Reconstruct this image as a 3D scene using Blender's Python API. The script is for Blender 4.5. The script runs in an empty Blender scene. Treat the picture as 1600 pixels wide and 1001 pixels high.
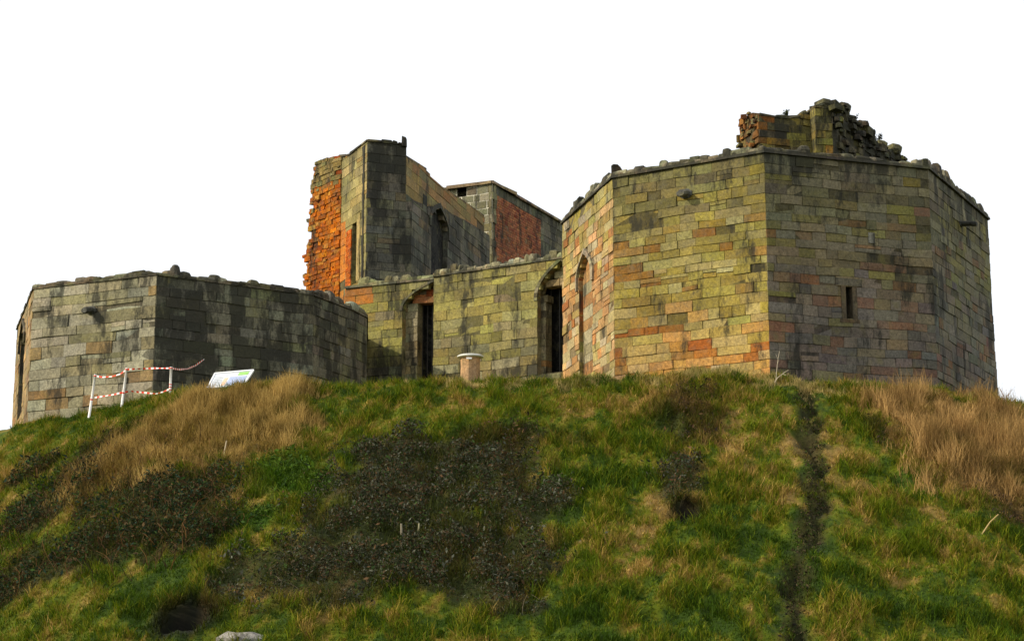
import bpy, math, random
import numpy as np
from mathutils import Vector

C = bpy.context.scene.collection
R = math.radians
FOC = 2950.0                      # focal length in photo pixels (1600 wide)
TILT = math.atan(590 / FOC)
CAMZ = 1.6
# ------------------------------------------------------------------ camera
cd = bpy.data.cameras.new('camera'); cam = bpy.data.objects.new('camera', cd); C.objects.link(cam)
cd.sensor_width = 36; cd.lens = FOC / 1600 * 36; cd.clip_end = 3000; cd.clip_start = 0.5
cam.location = (0, 0, CAMZ); cam.rotation_euler = (math.pi / 2 + TILT, 0, 0)
bpy.context.scene.camera = cam
# ------------------------------------------------------------------ light
SUN_EL, SUN_AZ = 30.0, 77.0       # azimuth: degrees to the left of the direction wall -> camera
sd = bpy.data.lights.new('sun', 'SUN'); sun = bpy.data.objects.new('sun', sd); C.objects.link(sun)
sd.energy = 4.6; sd.angle = R(1.2); sd.color = (1.0, 0.89, 0.70)
ce = math.cos(R(SUN_EL))
L = Vector((-math.sin(R(SUN_AZ)) * ce, -math.cos(R(SUN_AZ)) * ce, math.sin(R(SUN_EL))))
sun.rotation_euler = L.to_track_quat('Z', 'Y').to_euler()
w = bpy.data.worlds.new('World'); bpy.context.scene.world = w; w.use_nodes = True
nt = w.node_tree; bg = nt.nodes['Background']
sky = nt.nodes.new('ShaderNodeTexSky'); sky.sky_type = 'NISHITA'; sky.sun_disc = False
sky.sun_elevation = R(SUN_EL); sky.sun_rotation = math.atan2(L.x, L.y)
sky.dust_density = 4; sky.air_density = 1.0; sky.ozone_density = 1.0
veil = nt.nodes.new('ShaderNodeMix'); veil.data_type = 'RGBA'; veil.inputs[0].default_value = 0.86
veil.inputs[7].default_value = (9.9, 10.2, 10.6, 1)     # bright thin overcast
nt.links.new(sky.outputs[0], veil.inputs[6]); nt.links.new(veil.outputs[2], bg.inputs[0])
bg.inputs[1].default_value = 0.12
vs = bpy.context.scene.view_settings
bpy.context.scene.display_settings.display_device = 'sRGB'
vs.view_transform = 'Standard'; vs.look = 'None'; vs.exposure = 0.0; vs.gamma = 1; vs.use_curve_mapping = False
bpy.context.scene.cycles.max_bounces = 5

# ------------------------------------------------------------------ helpers
def ray(x, y):
    u = (x - 800) / FOC; v = -(y - 500.5) / FOC
    return np.array([u, math.cos(TILT) - v * math.sin(TILT), math.sin(TILT) + v * math.cos(TILT)])
def at(x, y, Y):
    r = ray(x, y) * (Y / ray(x, y)[1]); r[2] += CAMZ; return r
def lin(c):
    c = np.asarray(c, float) / 255.0
    return np.where(c <= 0.04045, c / 12.92, ((c + 0.055) / 1.055) ** 2.4)

_rs = np.random.RandomState(7)
_T = _rs.rand(256, 256)
def vnoise(x, y):
    x = np.asarray(x, float); y = np.asarray(y, float)
    xi = np.floor(x).astype(int); yi = np.floor(y).astype(int); fx = x - xi; fy = y - yi
    fx = fx * fx * (3 - 2 * fx); fy = fy * fy * (3 - 2 * fy)
    g = lambda a, b: _T[a & 255, b & 255]
    return (g(xi, yi) * (1 - fx) + g(xi + 1, yi) * fx) * (1 - fy) + (g(xi, yi + 1) * (1 - fx) + g(xi + 1, yi + 1) * fx) * fy
def fbm(x, y, o=4):
    s = 0; a = 0.5; n = 0
    for i in range(o):
        s = s + a * vnoise(x + 17.3 * i, y + 9.1 * i); n += a; a *= 0.5; x = x * 2.03; y = y * 2.03
    return s / n
def sstep(a, b, t):
    t = np.clip((t - a) / (b - a), 0, 1); return t * t * (3 - 2 * t)

def tag(o, label=None, cat=None, group=None, kind=None):
    if label: o['label'] = label
    if cat: o['category'] = cat
    if group: o['group'] = group
    if kind: o['kind'] = kind
    return o
def empty(name, loc, label, cat, group=None):
    o = bpy.data.objects.new(name, None); C.objects.link(o); o.location = loc; o.empty_display_size = .2
    return tag(o, label, cat, group)
def link(name, me, mat, parent=None):
    o = bpy.data.objects.new(name, me); C.objects.link(o); me.materials.append(mat)
    if parent is not None:
        o.parent = parent
        inv = Vector((0, 0, 0)); p = parent
        while p: inv += p.location; p = p.parent
        o.location = -inv          # meshes are written in world coordinates
    return o
class MB:
    """collects faces in world coordinates, builds one mesh"""
    def __init__(s): s.v = []; s.f = []; s.c = []
    def poly(s, pts, col=(.5, .5, .5, 0)):
        n = len(s.v); s.v += [tuple(p) for p in pts]; s.f.append(tuple(range(n, n + len(pts)))); s.c.append(col)
    def hexa(s, p, col=(.5, .5, .5, 0)):     # 8 points: bottom 4 ccw, top 4
        n = len(s.v); s.v += [tuple(q) for q in p]
        for f in ((3, 2, 1, 0), (4, 5, 6, 7), (0, 1, 5, 4), (1, 2, 6, 5), (2, 3, 7, 6), (3, 0, 4, 7)):
            s.f.append(tuple(n + i for i in f)); s.c.append(col)
    def box(s, c, d, rz=0, col=(.5, .5, .5, 0), jit=0, rng=random, tilt=0):
        ca, sa = math.cos(rz), math.sin(rz); P = []
        for z in (-.5, .5):
            for x, y in ((-.5, -.5), (.5, -.5), (.5, .5), (-.5, .5)):
                X, Y, Z = x * d[0] + rng.uniform(-jit, jit), y * d[1] + rng.uniform(-jit, jit), z * d[2] + rng.uniform(-jit, jit)
                X, Z = X * math.cos(tilt) - Z * math.sin(tilt), X * math.sin(tilt) + Z * math.cos(tilt)
                P.append((c[0] + X * ca - Y * sa, c[1] + X * sa + Y * ca, c[2] + Z))
        s.hexa(P, col)
    def tube(s, pts, rad, n=8, col=(.5, .5, .5, 0), cap=True):
        pts = [Vector(p) for p in pts]; rad = rad if hasattr(rad, '__len__') else [rad] * len(pts); rings = []
        for i, p in enumerate(pts):
            t = (pts[min(i + 1, len(pts) - 1)] - pts[max(i - 1, 0)]).normalized()
            a = t.cross(Vector((0, 0, 1)) if abs(t.z) < .9 else Vector((1, 0, 0))).normalized(); b = t.cross(a)
            k = len(s.v); rings.append(k)
            for j in range(n):
                q = 2 * math.pi * j / n; s.v.append(tuple(p + (a * math.cos(q) + b * math.sin(q)) * rad[i]))
        for i in range(len(rings) - 1):
            for j in range(n):
                j2 = (j + 1) % n; s.f.append((rings[i] + j, rings[i] + j2, rings[i + 1] + j2, rings[i + 1] + j)); s.c.append(col)
        if cap:
            s.f.append(tuple(rings[0] + j for j in range(n))); s.c.append(col)
            s.f.append(tuple(rings[-1] + j for j in reversed(range(n)))); s.c.append(col)
    def build(s, name, mat, parent=None, smooth=False):
        me = bpy.data.meshes.new(name); me.from_pydata(s.v, [], s.f)
        a = me.color_attributes.new('Col', 'FLOAT_COLOR', 'CORNER')
        arr = np.concatenate([np.tile(np.array(c if len(c) == 4 else (*c, 0), float), (len(f), 1)) for f, c in zip(s.f, s.c)])
        a.data.foreach_set('color', arr.ravel())
        if smooth: me.polygons.foreach_set('use_smooth', [True] * len(me.polygons))
        return link(name, me, mat, parent)
def np_mesh(name, V, Q, col, mat, smooth=False):
    """V (n,3), Q (m,4) quads, col (n,4) per-vertex"""
    me = bpy.data.meshes.new(name)
    me.vertices.add(len(V)); me.vertices.foreach_set('co', V.astype(np.float32).ravel())
    me.loops.add(Q.size); me.loops.foreach_set('vertex_index', Q.astype(np.int32).ravel())
    me.polygons.add(len(Q)); me.polygons.foreach_set('loop_start', np.arange(0, Q.size, Q.shape[1], dtype=np.int32))
    if smooth: me.polygons.foreach_set('use_smooth', np.ones(len(Q), bool))
    me.update(calc_edges=True); me.validate()
    a = me.color_attributes.new('Col', 'FLOAT_COLOR', 'POINT'); a.data.foreach_set('color', col.astype(np.float32).ravel())
    return link(name, me, mat)

# ------------------------------------------------------------------ materials
def newmat(name, rough=.9):
    m = bpy.data.materials.new(name); m.use_nodes = True; n = m.node_tree.nodes; l = m.node_tree.links
    b = n['Principled BSDF']; b.inputs['Roughness'].default_value = rough
    b.inputs['Specular IOR Level'].default_value = .2
    return m, n, l, b
def mixc(n, l, mode, fac, a, b):
    x = n.new('ShaderNodeMix'); x.data_type = 'RGBA'; x.blend_type = mode
    for s, v in ((0, fac), (6, a), (7, b)):
        if hasattr(v, 'is_linked'): l.new(v, x.inputs[s])
        else: x.inputs[s].default_value = v
    return x.outputs[2]
def noise(n, l, vec, scale, det=4, rough=.55):
    t = n.new('ShaderNodeTexNoise'); t.inputs['Scale'].default_value = scale; t.inputs['Detail'].default_value = det
    t.inputs['Roughness'].default_value = rough; l.new(vec, t.inputs['Vector']); return t
def ramp(n, l, fac, a, b, ca=(0, 0, 0, 1), cb=(1, 1, 1, 1)):
    r = n.new('ShaderNodeValToRGB'); r.color_ramp.elements[0].position = a; r.color_ramp.elements[1].position = b
    r.color_ramp.elements[0].color = ca; r.color_ramp.elements[1].color = cb; l.new(fac, r.inputs[0]); return r.outputs[0]
def stone_mat(name, bump=.5, brick=False):
    m, n, l, b = newmat(name, .92)
    geo = n.new('ShaderNodeNewGeometry'); pos = geo.outputs['Position']
    at_ = n.new('ShaderNodeAttribute'); at_.attribute_name = 'Col'
    mp = n.new('ShaderNodeMapping'); mp.inputs['Scale'].default_value = (1, 1, .33); l.new(pos, mp.inputs['Vector'])
    n1 = noise(n, l, pos, 2.2, 5, .65); n2 = noise(n, l, pos, 14, 5, .7); n3 = noise(n, l, mp.outputs[0], 1.5, 7, .72); n5 = noise(n, l, pos, .8, 4, .6)
    n4 = noise(n, l, pos, 45, 3, .6)
    c = mixc(n, l, 'MULTIPLY', 1.0, at_.outputs['Color'], ramp(n, l, n2.outputs[0], .3, .72, (.5, .5, .5, 1), (1.32, 1.32, 1.32, 1)))
    c = mixc(n, l, 'MULTIPLY', .8, c, ramp(n, l, n4.outputs[0], .32, .62, (.62, .62, .62, 1), (1.12, 1.12, 1.12, 1)))
    c = mixc(n, l, 'MULTIPLY', .9, c, ramp(n, l, n5.outputs[0], .34, .68, (.68, .7, .72, 1), (1.2, 1.17, 1.1, 1)))
    n6 = noise(n, l, pos, 5.5, 5, .62); c = mixc(n, l, 'MIX', ramp(n, l, n6.outputs[0], .46, .7, (0, 0, 0, 1), (.34, .34, .34, 1)), c, (.14, .13, .095, 1))
    # yellow-green lichen bloom
    c = mixc(n, l, 'MIX', ramp(n, l, n1.outputs[0], .54, .72, (0, 0, 0, 1), (.42, .42, .42, 1)), c, (.17, .15, .05, 1))
    # soot: alpha of the colour attribute is how weathered that stone is
    ad = n.new('ShaderNodeMath'); ad.operation = 'MULTIPLY_ADD'; l.new(at_.outputs['Alpha'], ad.inputs[0]); ad.inputs[1].default_value = .5
    l.new(ramp(n, l, n3.outputs[0], .27, .73), ad.inputs[2])
    c = mixc(n, l, 'MIX', ramp(n, l, ad.outputs[0], .6, .8, (0, 0, 0, 1), (.82, .82, .82, 1)), c, (.022, .022, .017, 1))
    hs = n.new('ShaderNodeHueSaturation'); hs.inputs['Saturation'].default_value = 1.04; l.new(c, hs.inputs['Color']); l.new(hs.outputs[0], b.inputs['Base Color'])
    bp = n.new('ShaderNodeBump'); bp.inputs['Strength'].default_value = bump; bp.inputs['Distance'].default_value = .03
    s = n.new('ShaderNodeMath'); s.operation = 'MULTIPLY_ADD'; l.new(n4.outputs[0], s.inputs[0]); s.inputs[1].default_value = .4; l.new(n2.outputs[0], s.inputs[2])
    l.new(s.outputs[0], bp.inputs['Height']); l.new(bp.outputs[0], b.inputs['Normal'])
    return m
def attr_mat(name, rough=.85, var=0.0, trans=0.0):
    m, n, l, b = newmat(name, rough)
    a = n.new('ShaderNodeAttribute'); a.attribute_name = 'Col'
    c = a.outputs['Color']
    if var:
        geo = n.new('ShaderNodeNewGeometry'); t = noise(n, l, geo.outputs['Position'], 9, 5, .65)
        c = mixc(n, l, 'MULTIPLY', var, c, ramp(n, l, t.outputs[0], .3, .7, (.5, .5, .5, 1), (1.3, 1.3, 1.3, 1)))
    l.new(c, b.inputs['Base Color'])
    if trans:
        tr = n.new('ShaderNodeBsdfTranslucent'); l.new(c, tr.inputs[0]); mx = n.new('ShaderNodeMixShader'); mx.inputs[0].default_value = trans
        l.new(b.outputs[0], mx.inputs[1]); l.new(tr.outputs[0], mx.inputs[2]); l.new(mx.outputs[0], n['Material Output'].inputs[0])
    return m
M_STONE = stone_mat('weathered_sandstone', .6)
M_CORE = stone_mat('broken_rubble', 1.0)
M_BLADE = attr_mat('grass_blades', .8, 0, .25)
M_LEAF = attr_mat('bramble_leaves', .85, 0, .15)
M_PAINT = attr_mat('weathered_paint', .5, .25)
M_METAL = attr_mat('galvanised_metal', .35, .1)
M_SOIL = attr_mat('hill_soil', .95, .8)

# ------------------------------------------------------------------ the mound
W0, SLOPE = 1.0, .62
crest_px = [(-60, 690, 54.5), (0, 672, 53.6), (60, 661, 53.2), (130, 652, 52.2), (190, 637, 51.3), (260, 620, 50.1), (330, 613, 49.2), (480, 608, 48.6),
            (560, 609, 48.5), (740, 601, 48.5), (860, 594, 48.5), (960, 596, 48.3), (1200, 601, 48.2), (1255, 610, 48.2), (1310, 610, 48.3),
            (1420, 612, 48.5), (1500, 619, 49), (1600, 636, 50), (1700, 650, 52)]
cx_, cz_, cy_ = [], [], []
for px, py, Y in crest_px:
    p = at(px, py, Y + .5 * W0); cx_.append(p[0]); cz_.append(p[2] + .19 * W0); cy_.append(Y)
cx_ = [-60, -30] + cx_ + [32, 60]; cz_ = [2, 7.5] + cz_ + [9, 3]; cy_ = [75, 62] + cy_ + [60, 75]
def hill0(x, y):
    x = np.asarray(x, float); y = np.asarray(y, float)
    yc = np.interp(x, cx_, cy_); zc = np.interp(x, cx_, cz_); d = yc - y
    drop = SLOPE * (np.sqrt(d * d + W0 * W0) + d) / 2
    back = np.clip(y - 95, 0, None); drop = drop + SLOPE * (np.sqrt(back ** 2 + 9) - 3)
    z = zc - drop
    return (z + np.sqrt(z * z + .25)) / 2 - .02
def pix_on(fn, px, py):
    r = ray(px, py); r = r / r[1]
    Y = np.arange(20, 75, .02); z = CAMZ + r[2] * Y; h = fn(r[0] * Y, Y); i = np.argmax(h >= z)
    return r[0] * Y[i], Y[i]
path_pts = [pix_on(hill0, *p) for p in ((1258, 622), (1268, 660), (1276, 720), (1278, 780), (1262, 850), (1246, 900), (1240, 950), (1236, 1000))]
path_pts.append((path_pts[-1][0] - .3, 33.))
PY = np.array([p[1] for p in path_pts][::-1]); PX = np.array([p[0] for p in path_pts][::-1])
def path_d(x, y):
    x = x + .4 * (vnoise(x * 2.6 + 4, y * 1.9) - .5) + .22 * (vnoise(x * 7, y * 5) - .5)
    return np.where((y > 30) & (y < PY[-1] + .9), np.abs(x - np.interp(y, PY, PX) - .12 * (vnoise(y * 1.7, y * 0 + 3) - .5)), 9.)
BURROWS = [(pix_on(hill0, 292, 968), .52, .5), (pix_on(hill0, 1074, 802), .26, .2)]
def hill(x, y):
    z = hill0(x, y); on = sstep(31, 35, y)
    n = (fbm(x * .45, y * .33, 3) - .5) * .42 + (fbm(x * 1.6 + 5, y * 1.2, 3) - .5) * .28 + (fbm(x * 3.6 + 25, y * 2.6, 2) - .5) * .3
    z = z + on * n * np.where(y < 49, 1, .35)
    pd = path_d(x, y); z = z - np.exp(-(pd / .22) ** 2) * (.14 + .12 * vnoise(x * 2.5, y * 2.2) + .1 * (vnoise(x * 6, y * 5) - .5))
    for (bx, by), br, bd in BURROWS: z = z - bd * 1.3 * np.exp(-(((x - bx) / br) ** 2 + ((y - by) / (br * .7)) ** 2) ** 4)
    return z
def E(px, py, rx, ry):      # an elliptical ground patch
    x, y = pix_on(hill0, px, py); k = y / FOC; return (x, y, rx * k, ry * k * 2.1)
Z_BR = [E(640, 765, 130, 60), E(760, 870, 115, 50), E(510, 885, 115, 52), E(600, 835, 150, 48), E(820, 790, 70, 30), E(620, 715, 70, 28), E(700, 740, 130, 30), E(380, 900, 50, 30), E(1060, 750, 38, 34), E(800, 940, 60, 18)]
Z_SC = [E(255, 808, 105, 50), E(190, 785, 90, 32), E(340, 835, 50, 26), E(70, 800, 80, 34), E(20, 915, 60, 45), E(130, 860, 60, 26), E(60, 740, 50, 14)]
Z_TW = [E(100, 790, 130, 70), E(30, 850, 70, 80), E(240, 860, 120, 40), E(180, 740, 120, 30), E(320, 780, 60, 60)]
Z_TL = [E(330, 655, 150, 48), E(240, 690, 120, 50), E(180, 725, 90, 30), E(430, 620, 60, 18), E(350, 700, 100, 40)]
Z_TR = [E(1510, 690, 105, 85), E(1590, 700, 80, 90), E(1440, 640, 60, 40), E(1380, 612, 80, 12)]
Z_FE = [E(445, 750, 52, 32), E(400, 815, 38, 14), E(490, 760, 30, 24)]
Z_GR = [E(640, 610, 200, 14), E(250, 930, 130, 40), E(980, 960, 180, 50), E(1180, 830, 60, 90), E(1500, 960, 150, 40), E(560, 640, 120, 30), E(900, 690, 160, 50), E(1300, 900, 50, 60), E(90, 660, 110, 14)]
Z_ST = [E(930, 625, 240, 22), E(520, 640, 60, 18), E(1350, 790, 60, 50), E(1400, 870, 90, 40), E(700, 640, 160, 25), E(1060, 620, 110, 30), E(1210, 760, 40, 40), E(960, 860, 60, 50), E(1450, 810, 70, 30), E(1180, 690, 90, 30)]
Z_DK = [E(1075, 660, 60, 38), E(1075, 625, 50, 18), E(780, 690, 100, 16), E(1370, 680, 18, 26), E(1590, 800, 60, 30), E(160, 700, 60, 22)]
def zone(Z, x, y, soft=.45):
    m = 0
    nn = (fbm(x * 1.1 + 40, y * 1.1, 5) - .5) * 2.0 + (fbm(x * 4 + 7, y * 3, 3) - .5) * 1.7
    for cx, cy, rx, ry in Z:
        d = np.sqrt(((x - cx) / rx) ** 2 + ((y - cy) / ry) ** 2) + nn * .55
        m = np.maximum(m, sstep(1 + soft * .5, 1 - soft * .5, d))
    return m
def ground_cols(x, y, rs):
    """albedo of the turf at world x, y (sRGB, linear out)"""
    n1 = fbm(x * .8 + 3, y * .7 + 8, 4); n2 = fbm(x * 2.6 + 30, y * 2.2, 3); r = rs.rand(len(x)) if rs is not None else np.full(len(x), .5)
    n3 = fbm(x * 7 + 60, y * 5, 2); t = np.clip((n1 - .5) * 1.1 + (n2 - .5) * 1.05 + (n3 - .5) * 1.1 + .37 + (r - .5) * .62, 0, 1)
    t = np.clip(t - .18 * zone(Z_GR, x, y, 1.) + .24 * zone(Z_ST, x, y, 1.), 0, 1)
    stops = np.array([0, .3, .52, .72, 1.]); cs = np.array([(56, 80, 8), (96, 112, 10), (116, 118, 20), (134, 118, 44), (172, 142, 80)])
    c = np.stack([np.interp(t, stops, cs[:, i]) for i in range(3)], 1)
    def mixin(c, m, col): m = np.asarray(m)[:, None]; return c * (1 - m) + np.array(col) * m
    c = mixin(c, zone(Z_DK, x, y, 1.) * .5, (50, 38, 22)); c = mixin(c, zone(Z_TL, x, y) * .8, (134, 106, 54)); c = mixin(c, zone(Z_TR, x, y) * .7, (134, 102, 60))
    c = mixin(c, zone(Z_SC, x, y) * .6, (44, 42, 22)); c = mixin(c, zone(Z_BR, x, y) * .6, (50, 48, 30)); c = mixin(c, zone(Z_FE, x, y, 1.2) * .7, (58, 92, 8))
    c = mixin(c, sstep(.42, .08, path_d(x, y)) * np.where(r > .3, .8, .2), (50, 48, 22))
    for (bx, by), br, bd in BURROWS: c = mixin(c, np.exp(-(((x - bx) / br) ** 2 + ((y - by) / (br * .8)) ** 2) ** 2 * .25), (14, 11, 8))  # burrow mouths coloured near-black to stand in for their inner shade
    c = c * (.82 + .36 * (rs.rand(len(x)) if rs is not None else .5))[:, None] if rs is not None else c
    return lin(np.clip(c, 0, 255))
# terrain sheet: fine where seen, coarse to the horizon
xs = np.concatenate([np.linspace(-900, -70, 12), np.linspace(-60, -18, 30), np.arange(-17, 17.01, .1), np.linspace(18, 60, 30), np.linspace(70, 900, 12)])
ys = np.concatenate([np.linspace(-400, -10, 10), np.linspace(0, 33, 40), np.arange(33.3, 56, .1), np.linspace(56.3, 130, 70), np.linspace(140, 1500, 14)])
GX, GY = np.meshgrid(xs, ys); gx, gy = GX.ravel(), GY.ravel(); gz = hill(gx, gy)
idx = np.arange(len(gx)).reshape(GX.shape)
Q = np.stack([idx[:-1, :-1], idx[:-1, 1:], idx[1:, 1:], idx[1:, :-1]], -1).reshape(-1, 4)
gc = ground_cols(gx, gy, None) * .55
tag(np_mesh('hillside', np.stack([gx, gy, gz], 1), Q, np.c_[gc, np.ones(len(gc))], M_SOIL, True), 'grassy castle mound falling steeply towards the viewer', 'hill', kind='structure')

def blades(name, x, y, rs, length, width, col, lean=.45, down=.35, mat=M_BLADE, label=None, cat=None, lift=0, jitz=0.0):
    n = len(x); z = hill(x, y) - .02 + lift + (rs.rand(n) * jitz if jitz else 0)
    a = rs.rand(n) * 2 * np.pi; wd = np.stack([np.cos(a), np.sin(a), 0 * a], 1) * (width[:, None] * .5)
    d = np.stack([rs.randn(n) * lean, rs.randn(n) * lean - down, np.ones(n)], 1); d /= np.linalg.norm(d, axis=1)[:, None]
    d2 = d.copy(); d2[:, 2] -= .25 + rs.rand(n) * .5; d2[:, 0] += rs.randn(n) * lean * .7; d2 /= np.linalg.norm(d2, axis=1)[:, None]
    p = np.stack([x, y, z], 1); ln = length[:, None]; m = p + d * ln * .55; t = m + d2 * ln * .45
    V = np.stack([p - wd, p + wd, m - wd * .8, m + wd * .8, t - wd * .12, t + wd * .12], 1).reshape(-1, 3)
    b = (np.arange(n) * 6)[:, None]; Q = np.concatenate([b + [0, 1, 3, 2], b + [2, 3, 5, 4]], 0)
    cc = np.repeat(np.c_[col, np.ones(n)], 6, 0)
    o = np_mesh(name, V, Q, cc, mat); return tag(o, label, cat, kind='stuff')
def scatter(n, rs, x0=-14.2, x1=15.2, y0=34.2, y1=55.5):
    x = rs.uniform(x0, x1, n); y = rs.uniform(y0, y1, n)
    yc = np.interp(x, cx_, cy_); k = (y < yc + 1.6); return x[k], y[k]
rs = np.random.RandomState(3)
x, y = scatter(600000, rs)
tall = np.maximum(zone(Z_TL, x, y), zone(Z_TR, x, y)); thin = np.maximum(zone(Z_BR, x, y), zone(Z_SC, x, y)) * .5
keep = (rs.rand(len(x)) > thin) & (rs.rand(len(x)) < sstep(.05, .4, path_d(x, y)) + .62)
for (bx, by), br, bd in BURROWS: keep &= (((x - bx) / br) ** 2 + ((y - by + .06) / (br * .95)) ** 2) > 1.0
x, y, tall = x[keep], y[keep], tall[keep]
tus = fbm(x * 2.2 + 11, y * 1.9 + 4, 3)
ln = (.08 + .22 * sstep(.4, .68, tus)) * (.6 + .8 * rs.rand(len(x))) * (1 - .55 * sstep(.8, .4, path_d(x, y)))
blades('grass', x, y, rs, ln, .012 + .012 * rs.rand(len(x)), ground_cols(x, y, rs), label='tussocky green and straw coloured grass on the castle mound', cat='grass')
# tall dry grass, two stands
def tall_grass(Z, n, seed, label, bx, cols, hgt):
    rs = np.random.RandomState(seed); x, y = scatter(n, rs, *bx); m = zone(Z, x, y, 1.1); mm_ = .35 + .65 * m; k = rs.rand(len(x)) < m * (.35 + .65 * sstep(.35, .6, fbm(x * 2.1 + 33, y * 1.6, 3))); x, y, mm_ = x[k], y[k], mm_[k]
    cl = fbm(x * 1.4 + 70, y * 1.2, 3); q = np.clip(fbm(x * 3 + 9, y * 2, 3) * 2 - .55 + rs.randn(len(x)) * .25, 0, 1)[:, None]
    c = lin(np.array(cols[0])) * (1 - q) + lin(np.array(cols[1])) * q
    blades('tall_dry_grass', x, y, rs, hgt * (.35 + .9 * rs.rand(len(x))) * (.25 + 1.2 * sstep(.3, .7, cl)) * mm_, .009 + .007 * rs.rand(len(x)), c, lean=.2, down=.05, label=label, cat='dry grass')
tall_grass(Z_TL, 260000, 5, 'tall golden brown dead grass below the info board on the left of the mound', (-14, -4, 40, 53), ((116, 94, 42), (190, 160, 92)), .36)
tall_grass(Z_TR, 150000, 6, 'tall rusty brown dead grass at the right edge of the mound', (7, 15.2, 40, 53), ((120, 94, 50), (190, 154, 96)), .62)

tall_grass([(4.6, 48.7, 4.2, .8), (9.8, 48.6, 3.2, .7), (-.5, 48.6, 2.2, .5)], 160000, 15, 'thin pale dead grass along the crest below the right tower wall', (-3, 13.5, 47.6, 50.2), ((104, 104, 40), (196, 172, 112)), .2)
# low leafy thickets
def leaves(name, Z, n, seed, box, cols, h, size, label, cat, soft=.5):
    rs = np.random.RandomState(seed); x, y = scatter(n, rs, *box); m = zone(Z, x, y, soft)
    cl = fbm(x * 1.9 + 20, y * 1.7 + 5, 3); k = rs.rand(len(x)) < m * (sstep(.36, .58, cl) * .88 + .12); x, y, cl = x[k], y[k], cl[k]; n = len(x)
    c2 = vnoise(x * 2.7 + 8, y * 2.2 + 3); hh = h * (.1 + .9 * sstep(.35, .7, cl) + .9 * c2 * c2); z = hill(x, y) + hh * np.sqrt(rs.rand(n))
    a = rs.randn(n, 3); a /= np.linalg.norm(a, axis=1)[:, None]; b = np.cross(a, rs.randn(n, 3)); b /= np.linalg.norm(b, axis=1)[:, None]
    s = (size * (.4 + .7 * rs.rand(n) + 1.1 * (rs.rand(n) > .9)))[:, None]; p = np.stack([x, y, z], 1)
    V = np.stack([p - a * s, p - b * s * .45, p + a * s, p + b * s * .45], 1).reshape(-1, 3); Q = np.arange(4 * n).reshape(-1, 4)
    ci = rs.randint(0, len(cols), n); c = lin(np.array(cols)[ci]) * (.7 + .6 * rs.rand(n))[:, None]
    o = np_mesh(name, V, Q, np.repeat(np.c_[c, np.ones(n)], 4, 0), M_LEAF); return tag(o, label, cat, kind='stuff')
leaves('bramble_thicket', Z_BR, 380000, 8, (-9, 6, 34.5, 48), [(44, 50, 30), (58, 60, 42), (36, 42, 20), (88, 90, 76), (60, 50, 30), (46, 66, 22), (84, 62, 38)], .34, .032,
       'low dark leafy brambles spreading over the middle of the slope', 'brambles')
leaves('scrub_thicket', Z_SC, 260000, 9, (-14.2, -5, 34.5, 49), [(32, 50, 22), (50, 56, 24), (66, 50, 28), (30, 52, 38), (88, 68, 36), (46, 70, 20)], .45, .036,
       'dark straggly scrub and undergrowth on the lower left of the slope', 'scrub')
leaves('fern_patch', Z_FE, 45000, 10, (-9, -2, 38, 48), [(58, 84, 14), (76, 100, 18), (42, 66, 12)], .22, .04, 'bright green leafy patch left of the dark brambles', 'ferns')
leaves('path_litter', [(a_, b_, .26, .3) for a_, b_ in zip(np.interp(np.arange(35, 48, .35), PY, PX), np.arange(35, 48, .35))], 110000, 14, (4, 10, 34.5, 48.5), [(52, 42, 26), (72, 60, 38), (38, 48, 16), (96, 82, 56), (30, 26, 18), (60, 70, 20), (52, 66, 16)], .05, .026, 'trodden mud and dead leaves in the rut running down the slope', 'leaf litter', .9)
leaves('dead_bracken', Z_DK, 110000, 12, (-12, 14, 38, 50), [(56, 44, 34), (80, 60, 42), (40, 32, 24), (96, 72, 44)], .25, .03, 'brown withered weeds scattered through the grass', 'weeds')
# bare twigs in the scrub, many arching stems
def twigs(name, Z, n, seed, box, label, cat, cols, Lr):
    rs = np.random.RandomState(seed); x, y = scatter(n, rs, *box); k = rs.rand(len(x)) < zone(Z, x, y); x, y = x[k], y[k]
    Vs, Qs, Cs = [], [], []; nb = 0
    for i in range(len(x)):
        Lh = rs.uniform(*Lr); d = np.array([rs.randn() * .5, rs.randn() * .35 - .2, 1.]); p = np.array([x[i], y[i], float(hill(x[i], y[i]))]); r = rs.uniform(.005, .011)
        c = lin(cols[rs.randint(len(cols))]); bend = np.array([rs.randn() * .35, rs.randn() * .2 - .1, -.32])
        for s in range(7):
            rr = r * (1 - s / 8)
            Vs += [p + (rr, 0, 0), p + (-rr * .5, rr * .87, 0), p + (-rr * .5, -rr * .87, 0)]; Cs += [c] * 3
            if s < 6:
                for j in range(3): j2 = (j + 1) % 3; Qs.append((nb + j, nb + j2, nb + 3 + j2, nb + 3 + j))
            nb += 3; p = p + d / np.linalg.norm(d) * Lh / 6; d = d + bend + rs.randn(3) * .1
    o = np_mesh(name, np.array(Vs), np.array(Qs), np.c_[np.array(Cs), np.ones(len(Cs))], M_LEAF); return tag(o, label, cat, kind='stuff')
twigs('bare_stems', Z_SC + Z_TW, 3600, 21, (-14.2, -5, 34.5, 49), 'tangle of bare arching stems over the lower left scrub', 'bare stems', [(72, 56, 36), (112, 86, 58), (44, 36, 24), (136, 96, 56)], (.4, 1.4))
twigs('bramble_canes', Z_BR, 1500, 22, (-9, 6, 34.5, 48), 'thin leafless canes sticking out of the dark brambles', 'canes', [(92, 84, 62), (136, 122, 96), (60, 48, 32)], (.3, .9))

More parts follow.
